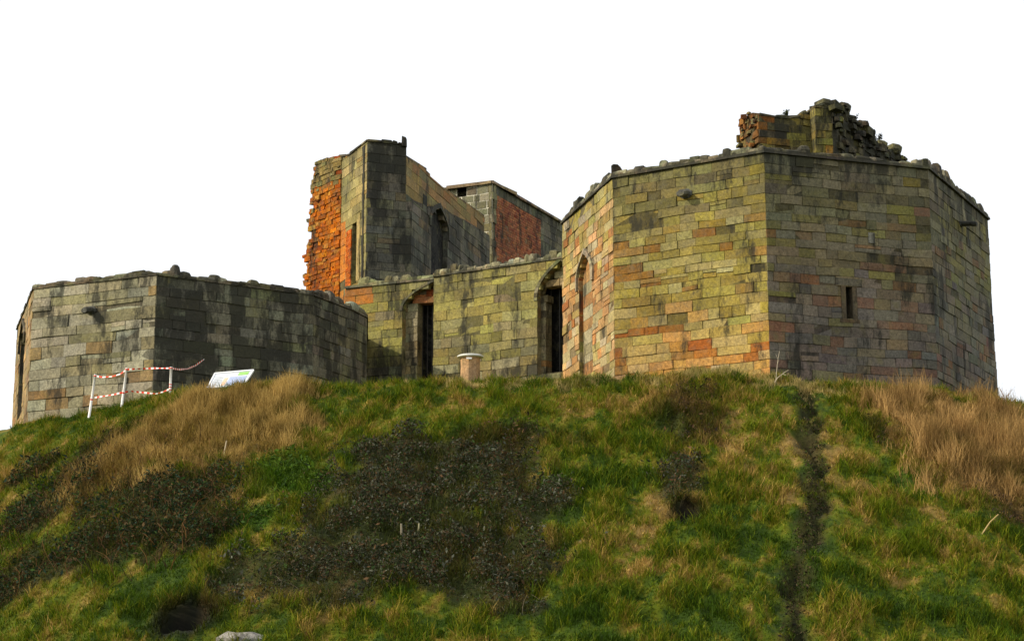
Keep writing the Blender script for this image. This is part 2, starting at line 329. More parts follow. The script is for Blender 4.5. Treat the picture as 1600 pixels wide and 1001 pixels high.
# ------------------------------------------------------------------ masonry
def pick(pal, rng):
    t = rng.random() * sum(p[3] for p in pal)
    for p in pal:
        t -= p[3]
        if t <= 0: break
    j = rng.uniform(.86, 1.12); return tuple(min(255, max(0, p[i] * j + rng.uniform(-5, 5))) for i in range(3))
def blend(pa, pb, t, rng): return pick(pb if rng.random() < t else pa, rng)
class Line:
    """a wall face from P0 to P1 (left to right seen from outside)"""
    def __init__(s, P0, P1):
        s.p = np.array(P0[:2], float); s.q = np.array(P1[:2], float); s.L = float(np.linalg.norm(s.q - s.p)); s.d = (s.q - s.p) / s.L; s.n = np.array([s.d[1], -s.d[0]])
    def P(s, u, z, o=0): a = s.p + s.d * u + s.n * o; return (a[0], a[1], z)
    def u(s, px, py=400):
        r = ray(px, py); r = r[:2] / r[1]; A = np.array([r, -s.d]).T; k = np.linalg.solve(A, s.p); return float(k[1])
    def uz(s, px, py): u = s.u(px, py); return u, float(at(px, py, (s.p + s.d * u)[1])[2])
def levels(z0, z1, rng, lo=.22, hi=.31):
    z = [z0]
    while z[-1] < z1: z.append(z[-1] + rng.uniform(lo, hi))
    return z
def masonry(mb, ln, zs, top, colf, rng, holes=(), blen=(.35, .95), left=None, right=None, proud=.010, depth=.16, rough=.009, mortar=None, ext=.008, soot=0.3, back=.010, out=None, gap=.003, slump=None):
    """courses of dressed blocks; top: z or [(u,z)...]; holes: functions z -> (u0,u1) or None"""
    topf = (lambda u: top) if not isinstance(top, (list, tuple)) else (lambda u: float(np.interp(u, [t[0] for t in top], [t[1] for t in top])))
    ztop = top if not isinstance(top, (list, tuple)) else max(t[1] for t in top)
    smp = [np.array(colf(.5, zs[0] + (ztop - zs[0]) * k / 30, rng)) for k in range(30)]; mean = lambda z: sum(smp[max(0, int((z - zs[0]) / (ztop - zs[0]) * 30) - 3):][:7]) / len(smp[max(0, int((z - zs[0]) / (ztop - zs[0]) * 30) - 3):][:7]) if z < ztop else smp[-1]
    ph = rng.uniform(0, 50)
    wob = lambda u, z: .014 * math.sin(u * 1.7 + z * 1.3 + ph) + .01 * math.sin(u * 4.1 + ph * 2 + z)
    for i in range(len(zs) - 1):
        z0, z1 = zs[i], zs[i + 1]
        if z0 > ztop: break
        zm = (z0 + z1) / 2; a0 = (left(zm) if left else 0) - ext; a1 = (right(zm) if right else ln.L) + ext
        iv = [(a0, a1)]
        for h in holes:
            r = h(zm)
            if r is None: continue
            nv = []
            for a, b in iv:
                if r[1] <= a or r[0] >= b: nv.append((a, b)); continue
                if r[0] > a + .03: nv.append((a, r[0]))
                if r[1] < b - .03: nv.append((r[1], b))
            iv = nv
        oo = out(zm) if out else 0
        mc = (*lin(mortar if mortar else mean(zm) * .72), .2)
        scale = rng.uniform(.85, 1.2)
        for a, b in iv:
            # mortar bed
            k = max(1, int((b - a) / .5)); us = [a + (b - a) * j / k for j in range(k + 1)]
            for j in range(k):
                t0, t1 = min(z1, topf(us[j])), min(z1, topf(us[j + 1]))
                if t0 > z0 and t1 > z0: mb.poly([ln.P(us[j], z0, -back + oo), ln.P(us[j + 1], z0, -back + oo), ln.P(us[j + 1], t1, -back + oo), ln.P(us[j], t0, -back + oo)], mc)
            u = a; first = True
            while u < b - .01:
                w_ = rng.uniform(*blen) * scale
                if first and a == a0: w_ *= rng.choice((.55, 1.1))
                if b - u - w_ < .16: w_ = b - u
                e = min(b, u + w_); first = False
                za, zb_ = z0, z1; tm = min(topf(u + .02), topf(e - .02), topf((u + e) / 2) + .05)
                if tm < z1:
                    if tm - z0 < .07: u = e; continue
                    zb_ = tm + rng.uniform(-.03, .0)
                parts = [(u, e, za, zb_)]
                if rng.random() < .05 and zb_ - za > .22: m_ = (za + zb_) / 2 + rng.uniform(-.03, .03); parts = [(u, e, za, m_), (u, e, m_, zb_)]
                for (ua, ub, va, vb) in parts:
                    c = colf((ua + ub) / 2 / ln.L, (va + vb) / 2, rng); mx = mean((va + vb) / 2); c = np.array(c) * .62 + mx * .38 if rng.random() > .13 else np.array(c); so = soot((ua + ub) / 2, (va + vb) / 2) if callable(soot) else soot
                    col = (*lin(c), max(0, min(1, so + rng.uniform(-.12, .12))))
                    d = oo + proud + rng.uniform(-rough, rough) - (.035 if rng.random() < .04 else 0)
                    g = gap * (1 if rng.random() > .2 else 2.4); jt = lambda: rng.uniform(-.004, .004)
                    cs = [(ua + g + jt(), va + wob(ua, va) + g + jt()), (ub - g + jt(), va + wob(ub, va) + g + jt()), (ub - g + jt(), vb + wob(ub, vb) - g + jt()), (ua + g + jt(), vb + wob(ua, vb) - g + jt())]
                    ch = .008; n = len(mb.v); mu, mv = (ua + ub) / 2, (va + vb) / 2
                    tw = [rng.uniform(-rough, rough) * .6 for _ in range(4)]
                    for cu, cv in cs: mb.v.append(ln.P(cu, cv, -depth + oo))
                    for cu, cv in cs: mb.v.append(ln.P(cu, cv, d - .008))
                    for k4, (cu, cv) in enumerate(cs): mb.v.append(ln.P(cu + math.copysign(ch, mu - cu), cv + math.copysign(ch, mv - cv), d + tw[k4]))
                    mb.f.append((n + 8, n + 9, n + 10, n + 11)); mb.c.append(col)
                    for k4 in range(4):
                        q = (k4 + 1) % 4
                        mb.f.append((n + k4, n + q, n + 4 + q, n + 4 + k4)); mb.c.append(col)
                        mb.f.append((n + 4 + k4, n + 4 + q, n + 8 + q, n + 8 + k4)); mb.c.append(col)
                u = e
def core(mb, pts, z0, z1, inset, col=(40, 36, 30)):
    pts = [np.array(p[:2], float) for p in pts]; c = sum(pts) / len(pts); q = [p + (c - p) / np.linalg.norm(c - p) * inset for p in pts]; cl = (*lin(col), .3)
    mb.poly([(a[0], a[1], z1) for a in q], cl)
    for i in range(len(q)):
        a, b = q[i], q[(i + 1) % len(q)]; mb.poly([(a[0], a[1], z0), (b[0], b[1], z0), (b[0], b[1], z1), (a[0], a[1], z1)], cl)
def strip(mb, ln, u0, u1, z, h, o, rng, col, inn=.25, zf=None, so=.4):
    """projecting string course in lengths of .6-1 m"""
    u = u0
    while u < u1 - .01:
        e = min(u1, u + rng.uniform(.5, .9)); e = u1 if u1 - e < .2 else e
        z_ = z if zf is None else None; za = z if zf is None else zf(u); zb = z if zf is None else zf(e); oo = o + rng.uniform(-.008, .008)
        mb.hexa([ln.P(u, za, oo), ln.P(e - .008, zb, oo), ln.P(e - .008, zb, -inn), ln.P(u, za, -inn), ln.P(u, za + h, oo * .6), ln.P(e - .008, zb + h, oo * .6), ln.P(e - .008, zb + h, -inn), ln.P(u, za + h, -inn)], (*lin(pick(col, rng)), so))
        u = e
def stones(mb, ln, u0, u1, zf, rng, col, hmin=.08, hmax=.26, wmin=.22, wmax=.6, dep=.32, bump=.12, big=.34, so=.3, o=.03):
    """loose weathered coping stones set along a wall top"""
    u = u0
    while u < u1 - .02:
        w_ = rng.uniform(wmin, wmax); e = min(u + w_, u1); h = rng.uniform(hmin, hmax)
        if rng.random() < bump: h = rng.uniform(hmax, big); e = min(u + rng.uniform(.18, .32), u1)
        z = zf((u + e) / 2) if callable(zf) else zf
        z0a, z0b = (zf(u), zf(e)) if callable(zf) else (z, z)
        j = lambda a=.025: rng.uniform(-a, a); c = (*lin(pick(col, rng)), max(0, so + rng.uniform(-.2, .2))); ins = rng.uniform(.01, .05)
        b = [ln.P(u + .005, z0a - .01, o + j(.01)), ln.P(e - .005, z0b - .01, o + j(.01)), ln.P(e - .005, z0b - .01, -dep), ln.P(u + .005, z0a - .01, -dep)]
        m = [ln.P(u + .005 + j(.01), z0a + h * .55, o + j(.015)), ln.P(e - .005 + j(.01), z0b + h * .55, o + j(.015)), ln.P(e + j(.01), z0b + h * .5, -dep + j()), ln.P(u + j(.01), z0a + h * .5, -dep + j())]
        t = [ln.P(u + ins + j(.02), z0a + h + j(), o - ins + j()), ln.P(e - ins + j(.02), z0b + h + j(), o - ins + j()), ln.P(e - ins, z0b + h + j(), -dep * .7 + j()), ln.P(u + ins, z0a + h + j(), -dep * .7 + j())]
        mb.hexa(b + m, c); mb.hexa(m + t, c)
        mid = np.mean(np.array(t), 0); tt = [tuple(np.array(q) * .55 + mid * .45 + np.array((j(.02), j(.02), h * .16))) for q in t]; mb.hexa(t + tt, c); u = e
def lump(mb, p, d, rz, col, rng=random, n=9):
    """rounded weathered stone, p = centre of its foot"""
    ca, sa = math.cos(rz), math.sin(rz); rings = []; sk = rng.uniform(-.15, .15)
    sh = [rng.uniform(.82, 1.12) for _ in range(n)]
    for hz_, r in ((-.1, .98), (.3, 1.02), (.62, .94), (.86, .8), (1., .5)):
        k = len(mb.v); rings.append(k)
        for j in range(n):
            a = 2 * math.pi * j / n; c_, s_ = math.cos(a), math.sin(a); q = (abs(c_) ** 7 + abs(s_) ** 7) ** (-1 / 7)
            x = d[0] * .5 * r * q * c_ * sh[j] * rng.uniform(.94, 1.06) + sk * hz_ * d[0]; y = d[1] * .5 * r * q * s_ * sh[j]; z = d[2] * hz_ * rng.uniform(.92, 1.08)
            mb.v.append((p[0] + x * ca - y * sa, p[1] + x * sa + y * ca, p[2] + z * .78))
    for a, b in zip(rings, rings[1:]):
        for j in range(n): mb.f.append((a + j, a + (j + 1) % n, b + (j + 1) % n, b + j)); mb.c.append(col)
    mb.f.append(tuple(rings[-1] + j for j in range(n))); mb.c.append(col)
def lumps(mb, items, z, rng, pal, so, back=.14):
    for (px, w_, h_, f) in items:
        u = f.u(px, 400); lump(mb, f.P(u, z, -back), (w_, .36, h_), math.atan2(f.d[1], f.d[0]), (*lin(pick(pal, rng)), so + rng.uniform(-.15, .1)), rng)
def rubble(mb, ln, n, ufn, zfn, rng, colf, size=(.08, .22), o=(-.1, .12), so=.2):
    for _ in range(n):
        u, z = ufn(rng), None; z = zfn(u, rng)
        if z is None: continue
        s = rng.uniform(*size); p = ln.P(u, z, rng.uniform(*o)); c = (*lin(colf(u / ln.L, z, rng)), max(0, so + rng.uniform(-.2, .2)))
        if rng.random() < .6: lump(mb, (p[0], p[1], p[2] - s * .3), (s * rng.uniform(1, 1.6), s, s * rng.uniform(.6, 1)), rng.uniform(0, 3), c, rng, 6); continue
        mb.box(p, (s * rng.uniform(1, 1.7), s, s * rng.uniform(.55, .9)), math.atan2(ln.d[1], ln.d[0]) + rng.uniform(-.4, .4), c, s * .12, rng, rng.uniform(-.2, .2))

GREY = [(128, 124, 92, 4), (112, 110, 84, 4), (142, 136, 104, 3), (96, 94, 72, 3), (120, 96, 64, 1)]
COPE = [(128, 122, 100, 4), (104, 98, 78, 4), (150, 144, 122, 2), (84, 78, 60, 3)]
OLIVE = [(152, 138, 68, 5), (158, 146, 80, 4), (144, 124, 60, 4), (152, 144, 98, 3), (150, 112, 60, 1.2), (140, 84, 38, .5), (170, 158, 112, 2)]
OLIVE_TOP = [(132, 126, 80, 5), (112, 106, 66, 4), (142, 134, 84, 3), (132, 116, 60, 2), (104, 98, 74, 3)]
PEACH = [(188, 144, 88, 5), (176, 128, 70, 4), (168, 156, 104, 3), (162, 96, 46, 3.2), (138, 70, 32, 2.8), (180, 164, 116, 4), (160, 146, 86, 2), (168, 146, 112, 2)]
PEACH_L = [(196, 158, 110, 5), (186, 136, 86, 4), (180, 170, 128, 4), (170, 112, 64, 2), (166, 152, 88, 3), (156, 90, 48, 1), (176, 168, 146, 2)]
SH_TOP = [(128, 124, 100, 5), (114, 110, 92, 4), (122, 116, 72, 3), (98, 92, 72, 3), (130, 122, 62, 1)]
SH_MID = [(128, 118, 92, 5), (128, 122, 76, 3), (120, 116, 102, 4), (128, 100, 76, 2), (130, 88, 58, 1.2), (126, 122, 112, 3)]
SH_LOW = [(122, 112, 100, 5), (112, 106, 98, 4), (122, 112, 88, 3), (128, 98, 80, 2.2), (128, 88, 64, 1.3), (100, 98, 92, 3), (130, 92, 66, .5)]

# ---------------- right octagonal tower
rng = random.Random(11)
HR = 14.693 + CAMZ                        # top of walls
RC = [at(879, 350, 57.94), at(957.5, 279, 52.61), at(1194, 239, 50.0), at(1450, 265, 51.67), at(1543, 343, 57.37)]
back = [(13.6, 61.6), (9.2, 64.0), (3.9, 62.6)]
RP = [p[:2] for p in RC] + [np.array(b) for b in back]
ZB = 7.6
T = empty('octagonal_tower', (8, 56, 9.0), 'tall eight-sided sandstone tower on the right with a ruined turret above its parapet', 'tower')
zs = levels(ZB, HR + .4, rng)
zs[-1] = HR + .01 if zs[-2] < HR - .15 else zs[-1]
zs = [z for z in zs if z < HR - .12] + [HR + .01]
hz = lambda z: (z - 9.9) / (HR - 9.9)
mb = MB()
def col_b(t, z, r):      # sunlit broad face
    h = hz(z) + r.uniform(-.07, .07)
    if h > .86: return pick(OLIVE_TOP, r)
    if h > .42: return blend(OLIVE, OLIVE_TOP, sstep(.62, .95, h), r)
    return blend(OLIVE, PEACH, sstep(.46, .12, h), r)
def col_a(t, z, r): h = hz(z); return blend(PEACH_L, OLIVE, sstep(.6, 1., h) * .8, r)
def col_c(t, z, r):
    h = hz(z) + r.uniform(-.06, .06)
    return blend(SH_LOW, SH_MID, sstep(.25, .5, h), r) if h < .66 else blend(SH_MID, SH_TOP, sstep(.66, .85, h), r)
F = [Line(RP[i], RP[(i + 1) % 8]) for i in range(8)]
# lancet on the narrow left face
def lancet(ln, px0, px1, py_spring, py_top, py_bot, pym=480):
    a, b = ln.u(px0, pym), ln.u(px1, pym); m = (a + b) / 2; zs_ = ln.uz((px0 + px1) / 2, py_spring)[1]; zt = ln.uz((px0 + px1) / 2, py_top)[1]; zb = ln.uz((px0 + px1) / 2, py_bot)[1]
    def f(z):
        if z < zb or z > zt: return None
        if z < zs_: return (a, b)
        k = 1 - ((z - zs_) / (zt - zs_)) ** 2.1; return (m - (m - a) * k, m + (b - m) * k)
    def outline(off=0, n=9):
        pts = []
        for i in range(n): z = zs_ + (zt - zs_) * i / (n - 1); k = 1 - (i / (n - 1)) ** 2.1; pts.append((m - (m - a + off) * k, z + off * (i / (n - 1)) ** 2))
        R_ = [(2 * m - u, z) for u, z in pts[::-1]]; return pts + R_[1:]
    return dict(f=f, a=a, b=b, m=m, zs=zs_, zt=zt, zb=zb, outline=outline)
def recess(ln, H, depth, parent, rng, pal, dark=False, name='window', panel=None, jamb=True, panel_pal=None):
    """reveal stones and back panel of an opening"""
    mbw = MB(); n = 14; o = H['outline'](0, n); ring = [(H['a'], H['zb'])] + o + [(H['b'], H['zb'])]
    sj = .3 if depth < .35 else .02
    for i in range(len(ring) - 1):
        (u0, z0), (u1, z1) = ring[i], ring[i + 1]
        k = max(1, int(abs(z1 - z0) / .3))
        for j in range(k):
            A = (u0 + (u1 - u0) * j / k, z0 + (z1 - z0) * j / k); B = (u0 + (u1 - u0) * (j + 1) / k, z0 + (z1 - z0) * (j + 1) / k)
            mbw.poly([ln.P(*A, .0), ln.P(*B, .0), ln.P(*B, -depth), ln.P(*A, -depth)], (*lin(pick(pal, rng)), sj))
    mbw.poly([ln.P(H['a'], H['zb'], .02), ln.P(H['b'], H['zb'], .02), ln.P(H['b'], H['zb'], -depth), ln.P(H['a'], H['zb'], -depth)], (*lin(pick(pal, rng)), .4))
    wo = mbw.build(name, M_STONE, parent)
    return wo
def back_panel(ln, H, depth, parent, name, col, extra=.05):
    m_ = MB(); o = H['outline'](extra, 12); ring = [(H['a'] - extra, H['zb'] - .05)] + o + [(H['b'] + extra, H['zb'] - .05)]
    m_.poly([ln.P(u, z, -depth) for u, z in ring[::-1]][::-1], (*lin(col), .2)); return m_.build(name, M_STONE, parent)
def hood(ln, H, off, wd, o, parent, rng, pal, drop=.25, so=.3, half=None):
    """moulded arch of voussoirs round an opening"""
    m_ = MB(); a = H['outline'](off, 8); b = H['outline'](off + wd, 8)
    a = [(a[0][0], a[0][1] - drop)] + a + [(a[-1][0], a[-1][1] - drop)]; b = [(b[0][0], b[0][1] - drop)] + b + [(b[-1][0], b[-1][1] - drop)]
    for i in range(len(a) - 1):
        if half == 'left' and i > len(a) // 2 - 1: break
        c = (*lin(pick(pal, rng)), so); A0, A1, B0, B1 = a[i], a[i + 1], b[i], b[i + 1]
        m_.hexa([ln.P(*A0, -.05), ln.P(*A1, -.05), ln.P(*B1, -.05), ln.P(*B0, -.05), ln.P(*A0, o), ln.P(*A1, o), ln.P(*B1, o * .8), ln.P(*B0, o * .8)], c)
    return m_.build('hood_mould', M_STONE, parent)
HA = lancet(F[0], 905, 926, 430, 397, 592, 480)
HC_a, HC_b = F[2].uz(1320.5, 446), F[2].uz(1333, 499); cgap = (HC_a[0], HC_b[0], HC_b[1], HC_a[1])
slit = lambda z: (cgap[0], cgap[1]) if cgap[2] < z < cgap[3] else None
# courses line up with the slit head and foot
top_soot = lambda u, z: .02 + .38 * float(sstep(HR - 1.3, HR, z))
edge_soot = lambda u, z: -.06 + .42 * float(sstep(HR - 1.5, HR, z)) + .4 * float(sstep(.35, .05, u)) * float(sstep(HR - 2.6, HR - .8, z))
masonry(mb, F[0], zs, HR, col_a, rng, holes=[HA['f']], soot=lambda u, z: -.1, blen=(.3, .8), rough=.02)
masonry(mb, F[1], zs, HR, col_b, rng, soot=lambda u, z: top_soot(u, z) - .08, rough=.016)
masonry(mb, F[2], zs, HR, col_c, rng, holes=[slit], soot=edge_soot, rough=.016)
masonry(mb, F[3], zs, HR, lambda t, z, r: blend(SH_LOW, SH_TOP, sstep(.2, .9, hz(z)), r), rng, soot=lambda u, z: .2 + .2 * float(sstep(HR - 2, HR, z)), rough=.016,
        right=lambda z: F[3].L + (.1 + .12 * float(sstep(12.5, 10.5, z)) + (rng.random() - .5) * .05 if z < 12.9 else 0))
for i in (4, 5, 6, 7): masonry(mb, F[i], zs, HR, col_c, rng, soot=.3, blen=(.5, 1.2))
core(mb, RP, ZB, HR - .1, .3)
mb.poly([F[2].P(cgap[0] - .05, cgap[2] - .1, -.5), F[2].P(cgap[1] + .05, cgap[2] - .1, -.5), F[2].P(cgap[1] + .05, cgap[3] + .1, -.5), F[2].P(cgap[0] - .05, cgap[3] + .1, -.5)], (.01, .01, .01, 0))  # near-black sheet stands in for the darkness inside the slit
tw = mb.build('wall', M_STONE, T)
mb = MB(); mbc = MB()
hump = lambda f: (lambda u: HR + .1)
for i, f in enumerate(F):
    strip(mb, f, -.04, f.L + .04, HR - .0, .085, .075, rng, [(84, 78, 62, 3), (104, 96, 76, 2)], so=.55)
    stones(mbc, f, 0, f.L, HR + .085, rng, COPE, hmin=.06, hmax=.16 if i != 2 else .12, bump=(.3, .16, .1, .34, .2, .2, .2, .2)[i], big=.32 if i != 3 else .4, so=.35 if i in (2, 3) else .15)
lumps(mbc, [(886, .8, .2, F[0]), (893, .7, .3, F[0]), (905, .7, .2, F[0]), (918, .5, .34, F[0]), (926, .6, .24, F[0]), (938, .6, .22, F[0]), (947, .6, .34, F[0]), (975, .5, .14, F[1]), (998, .4, .24, F[1]), (1012, .5, .14, F[1]), (1037, .24, .3, F[1]), (1052, .5, .18, F[1]), (1074, .6, .16, F[1]), (1100, .6, .14, F[1]), (1138, .26, .34, F[1]), (1150, .4, .22, F[1]), (1180, .5, .16, F[1]),
    (1215, .5, .16, F[2]), (1260, .5, .2, F[2]), (1290, .5, .16, F[2]), (1330, .5, .22, F[2]), (1370, .5, .18, F[2]), (1418, .4, .16, F[2]), (1442, .36, .28, F[2]), (1460, .5, .4, F[3]), (1468, .5, .34, F[3]), (1480, .7, .16, F[3]), (1494, .5, .34, F[3]), (1508, .8, .16, F[3]), (1520, .5, .36, F[3]), (1537, .5, .34, F[3]), (1529, .7, .16, F[3])], HR + .07, rng, COPE, .3)
mb.build('string_course', M_STONE, T); mbc.build('coping', M_STONE, T)
# larger distinctive coping stones seen on the skyline
# slit window surround and lancet
mw = MB()
u0, u1, z0, z1 = cgap
for (a, b, c, d) in ((u0 - .14, u0, z0, z1), (u1, u1 + .14, z0, z1)):
    mw.hexa([F[2].P(a, c, .024), F[2].P(b, c, .024), F[2].P(b, c, -.48), F[2].P(a, c, -.48), F[2].P(a, d, .024), F[2].P(b, d, .024), F[2].P(b, d, -.48), F[2].P(a, d, -.48)], (*lin((96, 84, 66)), .3))
mw.hexa([F[2].P(u0 - .3, z1, .03), F[2].P(u1 + .3, z1, .03), F[2].P(u1 + .3, z1, -.48), F[2].P(u0 - .3, z1, -.48), F[2].P(u0 - .3, z1 + .2, .03), F[2].P(u1 + .3, z1 + .2, .03), F[2].P(u1 + .3, z1 + .2, -.48), F[2].P(u0 - .3, z1 + .2, -.48)], (*lin((104, 98, 84)), .3))
mw.hexa([F[2].P(u0 - .2, z0 - .1, .03), F[2].P(u1 + .2, z0 - .1, .03), F[2].P(u1 + .2, z0 - .1, -.48), F[2].P(u0 - .2, z0 - .1, -.48), F[2].P(u0 - .2, z0, .03), F[2].P(u1 + .2, z0, .03), F[2].P(u1 + .2, z0, -.48), F[2].P(u0 - .2, z0, -.48)], (*lin((110, 90, 66)), .3))
tag(mw.build('slit_window', M_STONE, T), 'narrow dark slit window in the shaded face')
wn = recess(F[0], HA, .3, T, rng, PEACH_L); tag(wn, 'tall pointed lancet window in the narrow sunlit face')
pp = MB()     # blocked lancet: masonry infill below, lighter tracery stone above
pp_cols = [(170, 124, 80), (176, 136, 90), (150, 142, 112), (164, 152, 116), (166, 108, 66), (184, 172, 138)]
zz = HA['zb'] - .1
while zz < HA['zt'] + .05:
    h_ = rng.uniform(.25, .45); pp.hexa([F[0].P(HA['a'] - .05, zz, -.13), F[0].P(HA['b'] + .05, zz, -.13), F[0].P(HA['b'] + .05, zz, -.34), F[0].P(HA['a'] - .05, zz, -.34), F[0].P(HA['a'] - .05, zz + h_ - .01, -.13), F[0].P(HA['b'] + .05, zz + h_ - .01, -.13), F[0].P(HA['b'] + .05, zz + h_ - .01, -.34), F[0].P(HA['a'] - .05, zz + h_ - .01, -.34)], (*lin(rng.choice(pp_cols)), .2)); zz += h_
def reparent_build(m_, name, mat, par): return m_.build(name, mat, par)
reparent_build(pp, 'infill', M_STONE, wn); hood(F[0], HA, .03, .17, .09, wn, rng, [(168, 158, 128, 2), (140, 134, 112, 2)], drop=.32, so=.0)
def spout(ln, px, py, parent, sz=.2, lenf=.32, pal=(92, 90, 84)):
    u, z = ln.uz(px, py); m_ = MB(); c = (*lin(pal), .25)
    secs = [(-.1, 1.25, 0), (.04, 1.25, 0), (.06, .95, 0), (lenf * .6, .85, -.02), (lenf * .8, 1.0, -.04), (lenf, .7, -.05)]
    rings = []
    for o, s, dz in secs:
        k = len(m_.v); rings.append(k)
        for j in range(8): q = 2 * math.pi * j / 8 + .39; m_.v.append(ln.P(u + math.cos(q) * sz * s * .62 , z + dz + math.sin(q) * sz * s * .42, o))
    for a, b in zip(rings, rings[1:]):
        for j in range(8): m_.f.append((a + j, a + (j + 1) % 8, b + (j + 1) % 8, b + j)); m_.c.append(c)
    m_.f.append(tuple(rings[-1] + j for j in range(8))); m_.c.append(c)
    u2 = u + .28
    return m_.build('water_spout', M_STONE, parent)
spout(F[1], 1072, 303, T, .28, .34, (96, 96, 92)); spout(F[3], 1500, 350, T, .2, .5, (62, 62, 58))
# small pale blocks / niche of the shaded face
m_ = MB()
for (px, py, w_, h_, o, c) in ((1361, 352, .3, .28, .045, (92, 90, 66)), (1361, 372, .2, .3, .04, (134, 132, 122))):
    u, z = F[2].uz(px, py); m_.hexa([F[2].P(u - w_ / 2, z - h_ / 2, o), F[2].P(u + w_ / 2, z - h_ / 2, o), F[2].P(u + w_ / 2, z - h_ / 2, -.1), F[2].P(u - w_ / 2, z - h_ / 2, -.1), F[2].P(u - w_ / 2, z + h_ / 2, o), F[2].P(u + w_ / 2, z + h_ / 2, o), F[2].P(u + w_ / 2, z + h_ / 2, -.1), F[2].P(u - w_ / 2, z + h_ / 2, -.1)], (*lin(c), .1))
m_.build('corbel_stone', M_STONE, T)

# ---------------- ruined turret standing inside the right tower
rng = random.Random(23)
U = empty('ruined_turret', (9, 54, HR), 'broken turret stub with rubble edges rising behind the parapet of the right tower', 'ruin')
zt = levels(HR - .5, HR + 3, rng, .2, .28)
def prof(ln, pts): return sorted([ln.uz(*p) for p in pts])
G1 = Line(at(1156, 200, 54.6), at(1186, 200, 53.3)); G2 = Line(at(1186, 200, 53.3), at(1276, 200, 53.9)); G3 = Line(at(1274, 200, 53.4), at(1300, 200, 53.5)); G4 = Line(at(1300, 200, 53.5), at(1412, 200, 58.2))
TUR = [(140, 132, 70, 4), (118, 112, 72, 4), (150, 106, 44, 2.2), (166, 140, 64, 2), (90, 84, 60, 3)]
RB = [(150, 92, 46, 3), (166, 112, 56, 3), (128, 118, 72, 3), (120, 72, 36, 2), (172, 150, 96, 1)]
TD = [(96, 92, 68, 4), (80, 76, 58, 4), (112, 108, 62, 2), (66, 60, 46, 2)]
mb = MB()
p1 = prof(G1, [(1157, 184), (1166, 180), (1176, 176), (1186, 177)])
p2 = prof(G2, [(1186, 177), (1200, 178), (1215, 181), (1232, 182), (1250, 179), (1262, 174), (1276, 166)])
p3 = prof(G3, [(1274, 164), (1284, 160), (1300, 160)])
p4 = prof(G4, [(1300, 160), (1322, 168), (1330, 184), (1342, 190), (1352, 206), (1366, 214), (1376, 226), (1390, 232), (1400, 242), (1412, 250)])
masonry(mb, G1, zt, p1, lambda t, z, r: pick(RB, r), rng, blen=(.12, .4), rough=.06, depth=.5, left=lambda z: rng.uniform(-.12, .12), soot=.15)
masonry(mb, G2, zt, p2, lambda t, z, r: pick(TUR, r), rng, blen=(.3, .8), rough=.03, depth=.5, soot=lambda u, z: .5 if u < .9 else .2)
masonry(mb, G3, zt, p3, lambda t, z, r: pick(TUR, r), rng, blen=(.2, .5), rough=.03, depth=.9, soot=.3)
masonry(mb, G4, zt, p4, lambda t, z, r: pick(TD, r), rng, blen=(.2, .6), rough=.07, depth=.7, soot=.55)
cc = lambda t, z, r: pick(RB, r)
rubble(mb, G1, 46, lambda r: r.uniform(-.1, G1.L), lambda u, r: r.uniform(HR, np.interp(u, *zip(*p1))), rng, cc, (.06, .18), (-.05, .14))
rubble(mb, G4, 150, lambda r: r.uniform(0, G4.L), lambda u, r: float(np.interp(u, *zip(*p4))) - r.random() ** 2 * 1.2, rng, lambda t, z, r: pick(TD, r), (.1, .3), (-.3, .18), .5)
rubble(mb, G2, 22, lambda r: r.uniform(G2.L - .9, G2.L - .2), lambda u, r: r.uniform(HR + .2, HR + .9), rng, cc, (.08, .2), (-.02, .06))
for g, p in ((G2, p2), (G3, p3)):
    pf = lambda u: float(np.interp(u, *zip(*p))); stones(mb, g, 0, g.L, lambda u: pf(u) - .06, rng, COPE, .05, .11, .3, .6, .6, .05, .15)
for i in range(len(p4) - 1): pass
# solid backing
def slab(mb, ln, prof_, z0, t0, t1, col):
    for (u0, za), (u1, zb) in zip(prof_, prof_[1:]):
        mb.hexa([ln.P(u0, z0, -t0), ln.P(u1, z0, -t0), ln.P(u1, z0, -t1), ln.P(u0, z0, -t1), ln.P(u0, za - .12, -t0), ln.P(u1, zb - .12, -t0), ln.P(u1, zb - .12, -t1), ln.P(u0, za - .12, -t1)], (*lin(col), .4))
slab(mb, G2, p2, HR - .3, .08, .9, (80, 66, 44)); slab(mb, G4, p4, HR - .3, .1, .8, (60, 54, 42))
mb.build('wall', M_CORE, U)
for (px, py, Y, s) in ((1322, 172, 54.6, .2), (1402, 236, 57.6, .2), (1294, 165, 53.6, .17), (1350, 198, 56.0, .16), (1380, 228, 57, .15)):
    m_ = MB(); p = at(px, py, Y); m_.tube([p + np.array((-.35, .1, .0)), p + np.array((-.12, -.02, .05)), p + np.array((.0, 0, .02)), p + np.array((.1, -.03, -.02))], [s * .8, s, s, s * .75], 9, (*lin((112, 108, 74)), .3)); m_.build('fallen_shaft', M_CORE, U)
def sprig(px, py, Y, h, name, label, col=(52, 60, 30), seed=0):
    r = random.Random(seed); p = at(px, py, Y); m_ = MB(); mm = MB()
    for k in range(7):
        a = r.uniform(0, 6.28); q = p + np.array((math.cos(a) * h * .35, math.sin(a) * h * .35, h * r.uniform(.6, 1))); m_.tube([p, (p + q) / 2 + np.array((0, 0, h * .1)), q], [.012, .009, .004], 4, (*lin(col), 0))
        for i in range(9):
            c = p + (q - p) * r.uniform(.3, 1.05) + np.array([r.uniform(-.05, .05) for _ in range(3)]); a1 = np.array([r.uniform(-1, 1) for _ in range(3)]) * .04; b1 = np.array([r.uniform(-1, 1) for _ in range(3)]) * .025
            mm.poly([c - a1, c - b1, c + a1, c + b1], (*lin(col), 0))
    e = empty(name, tuple(p), label, 'plant'); m_.build('stem', M_LEAF, e); mm.build('foliage', M_LEAF, e)
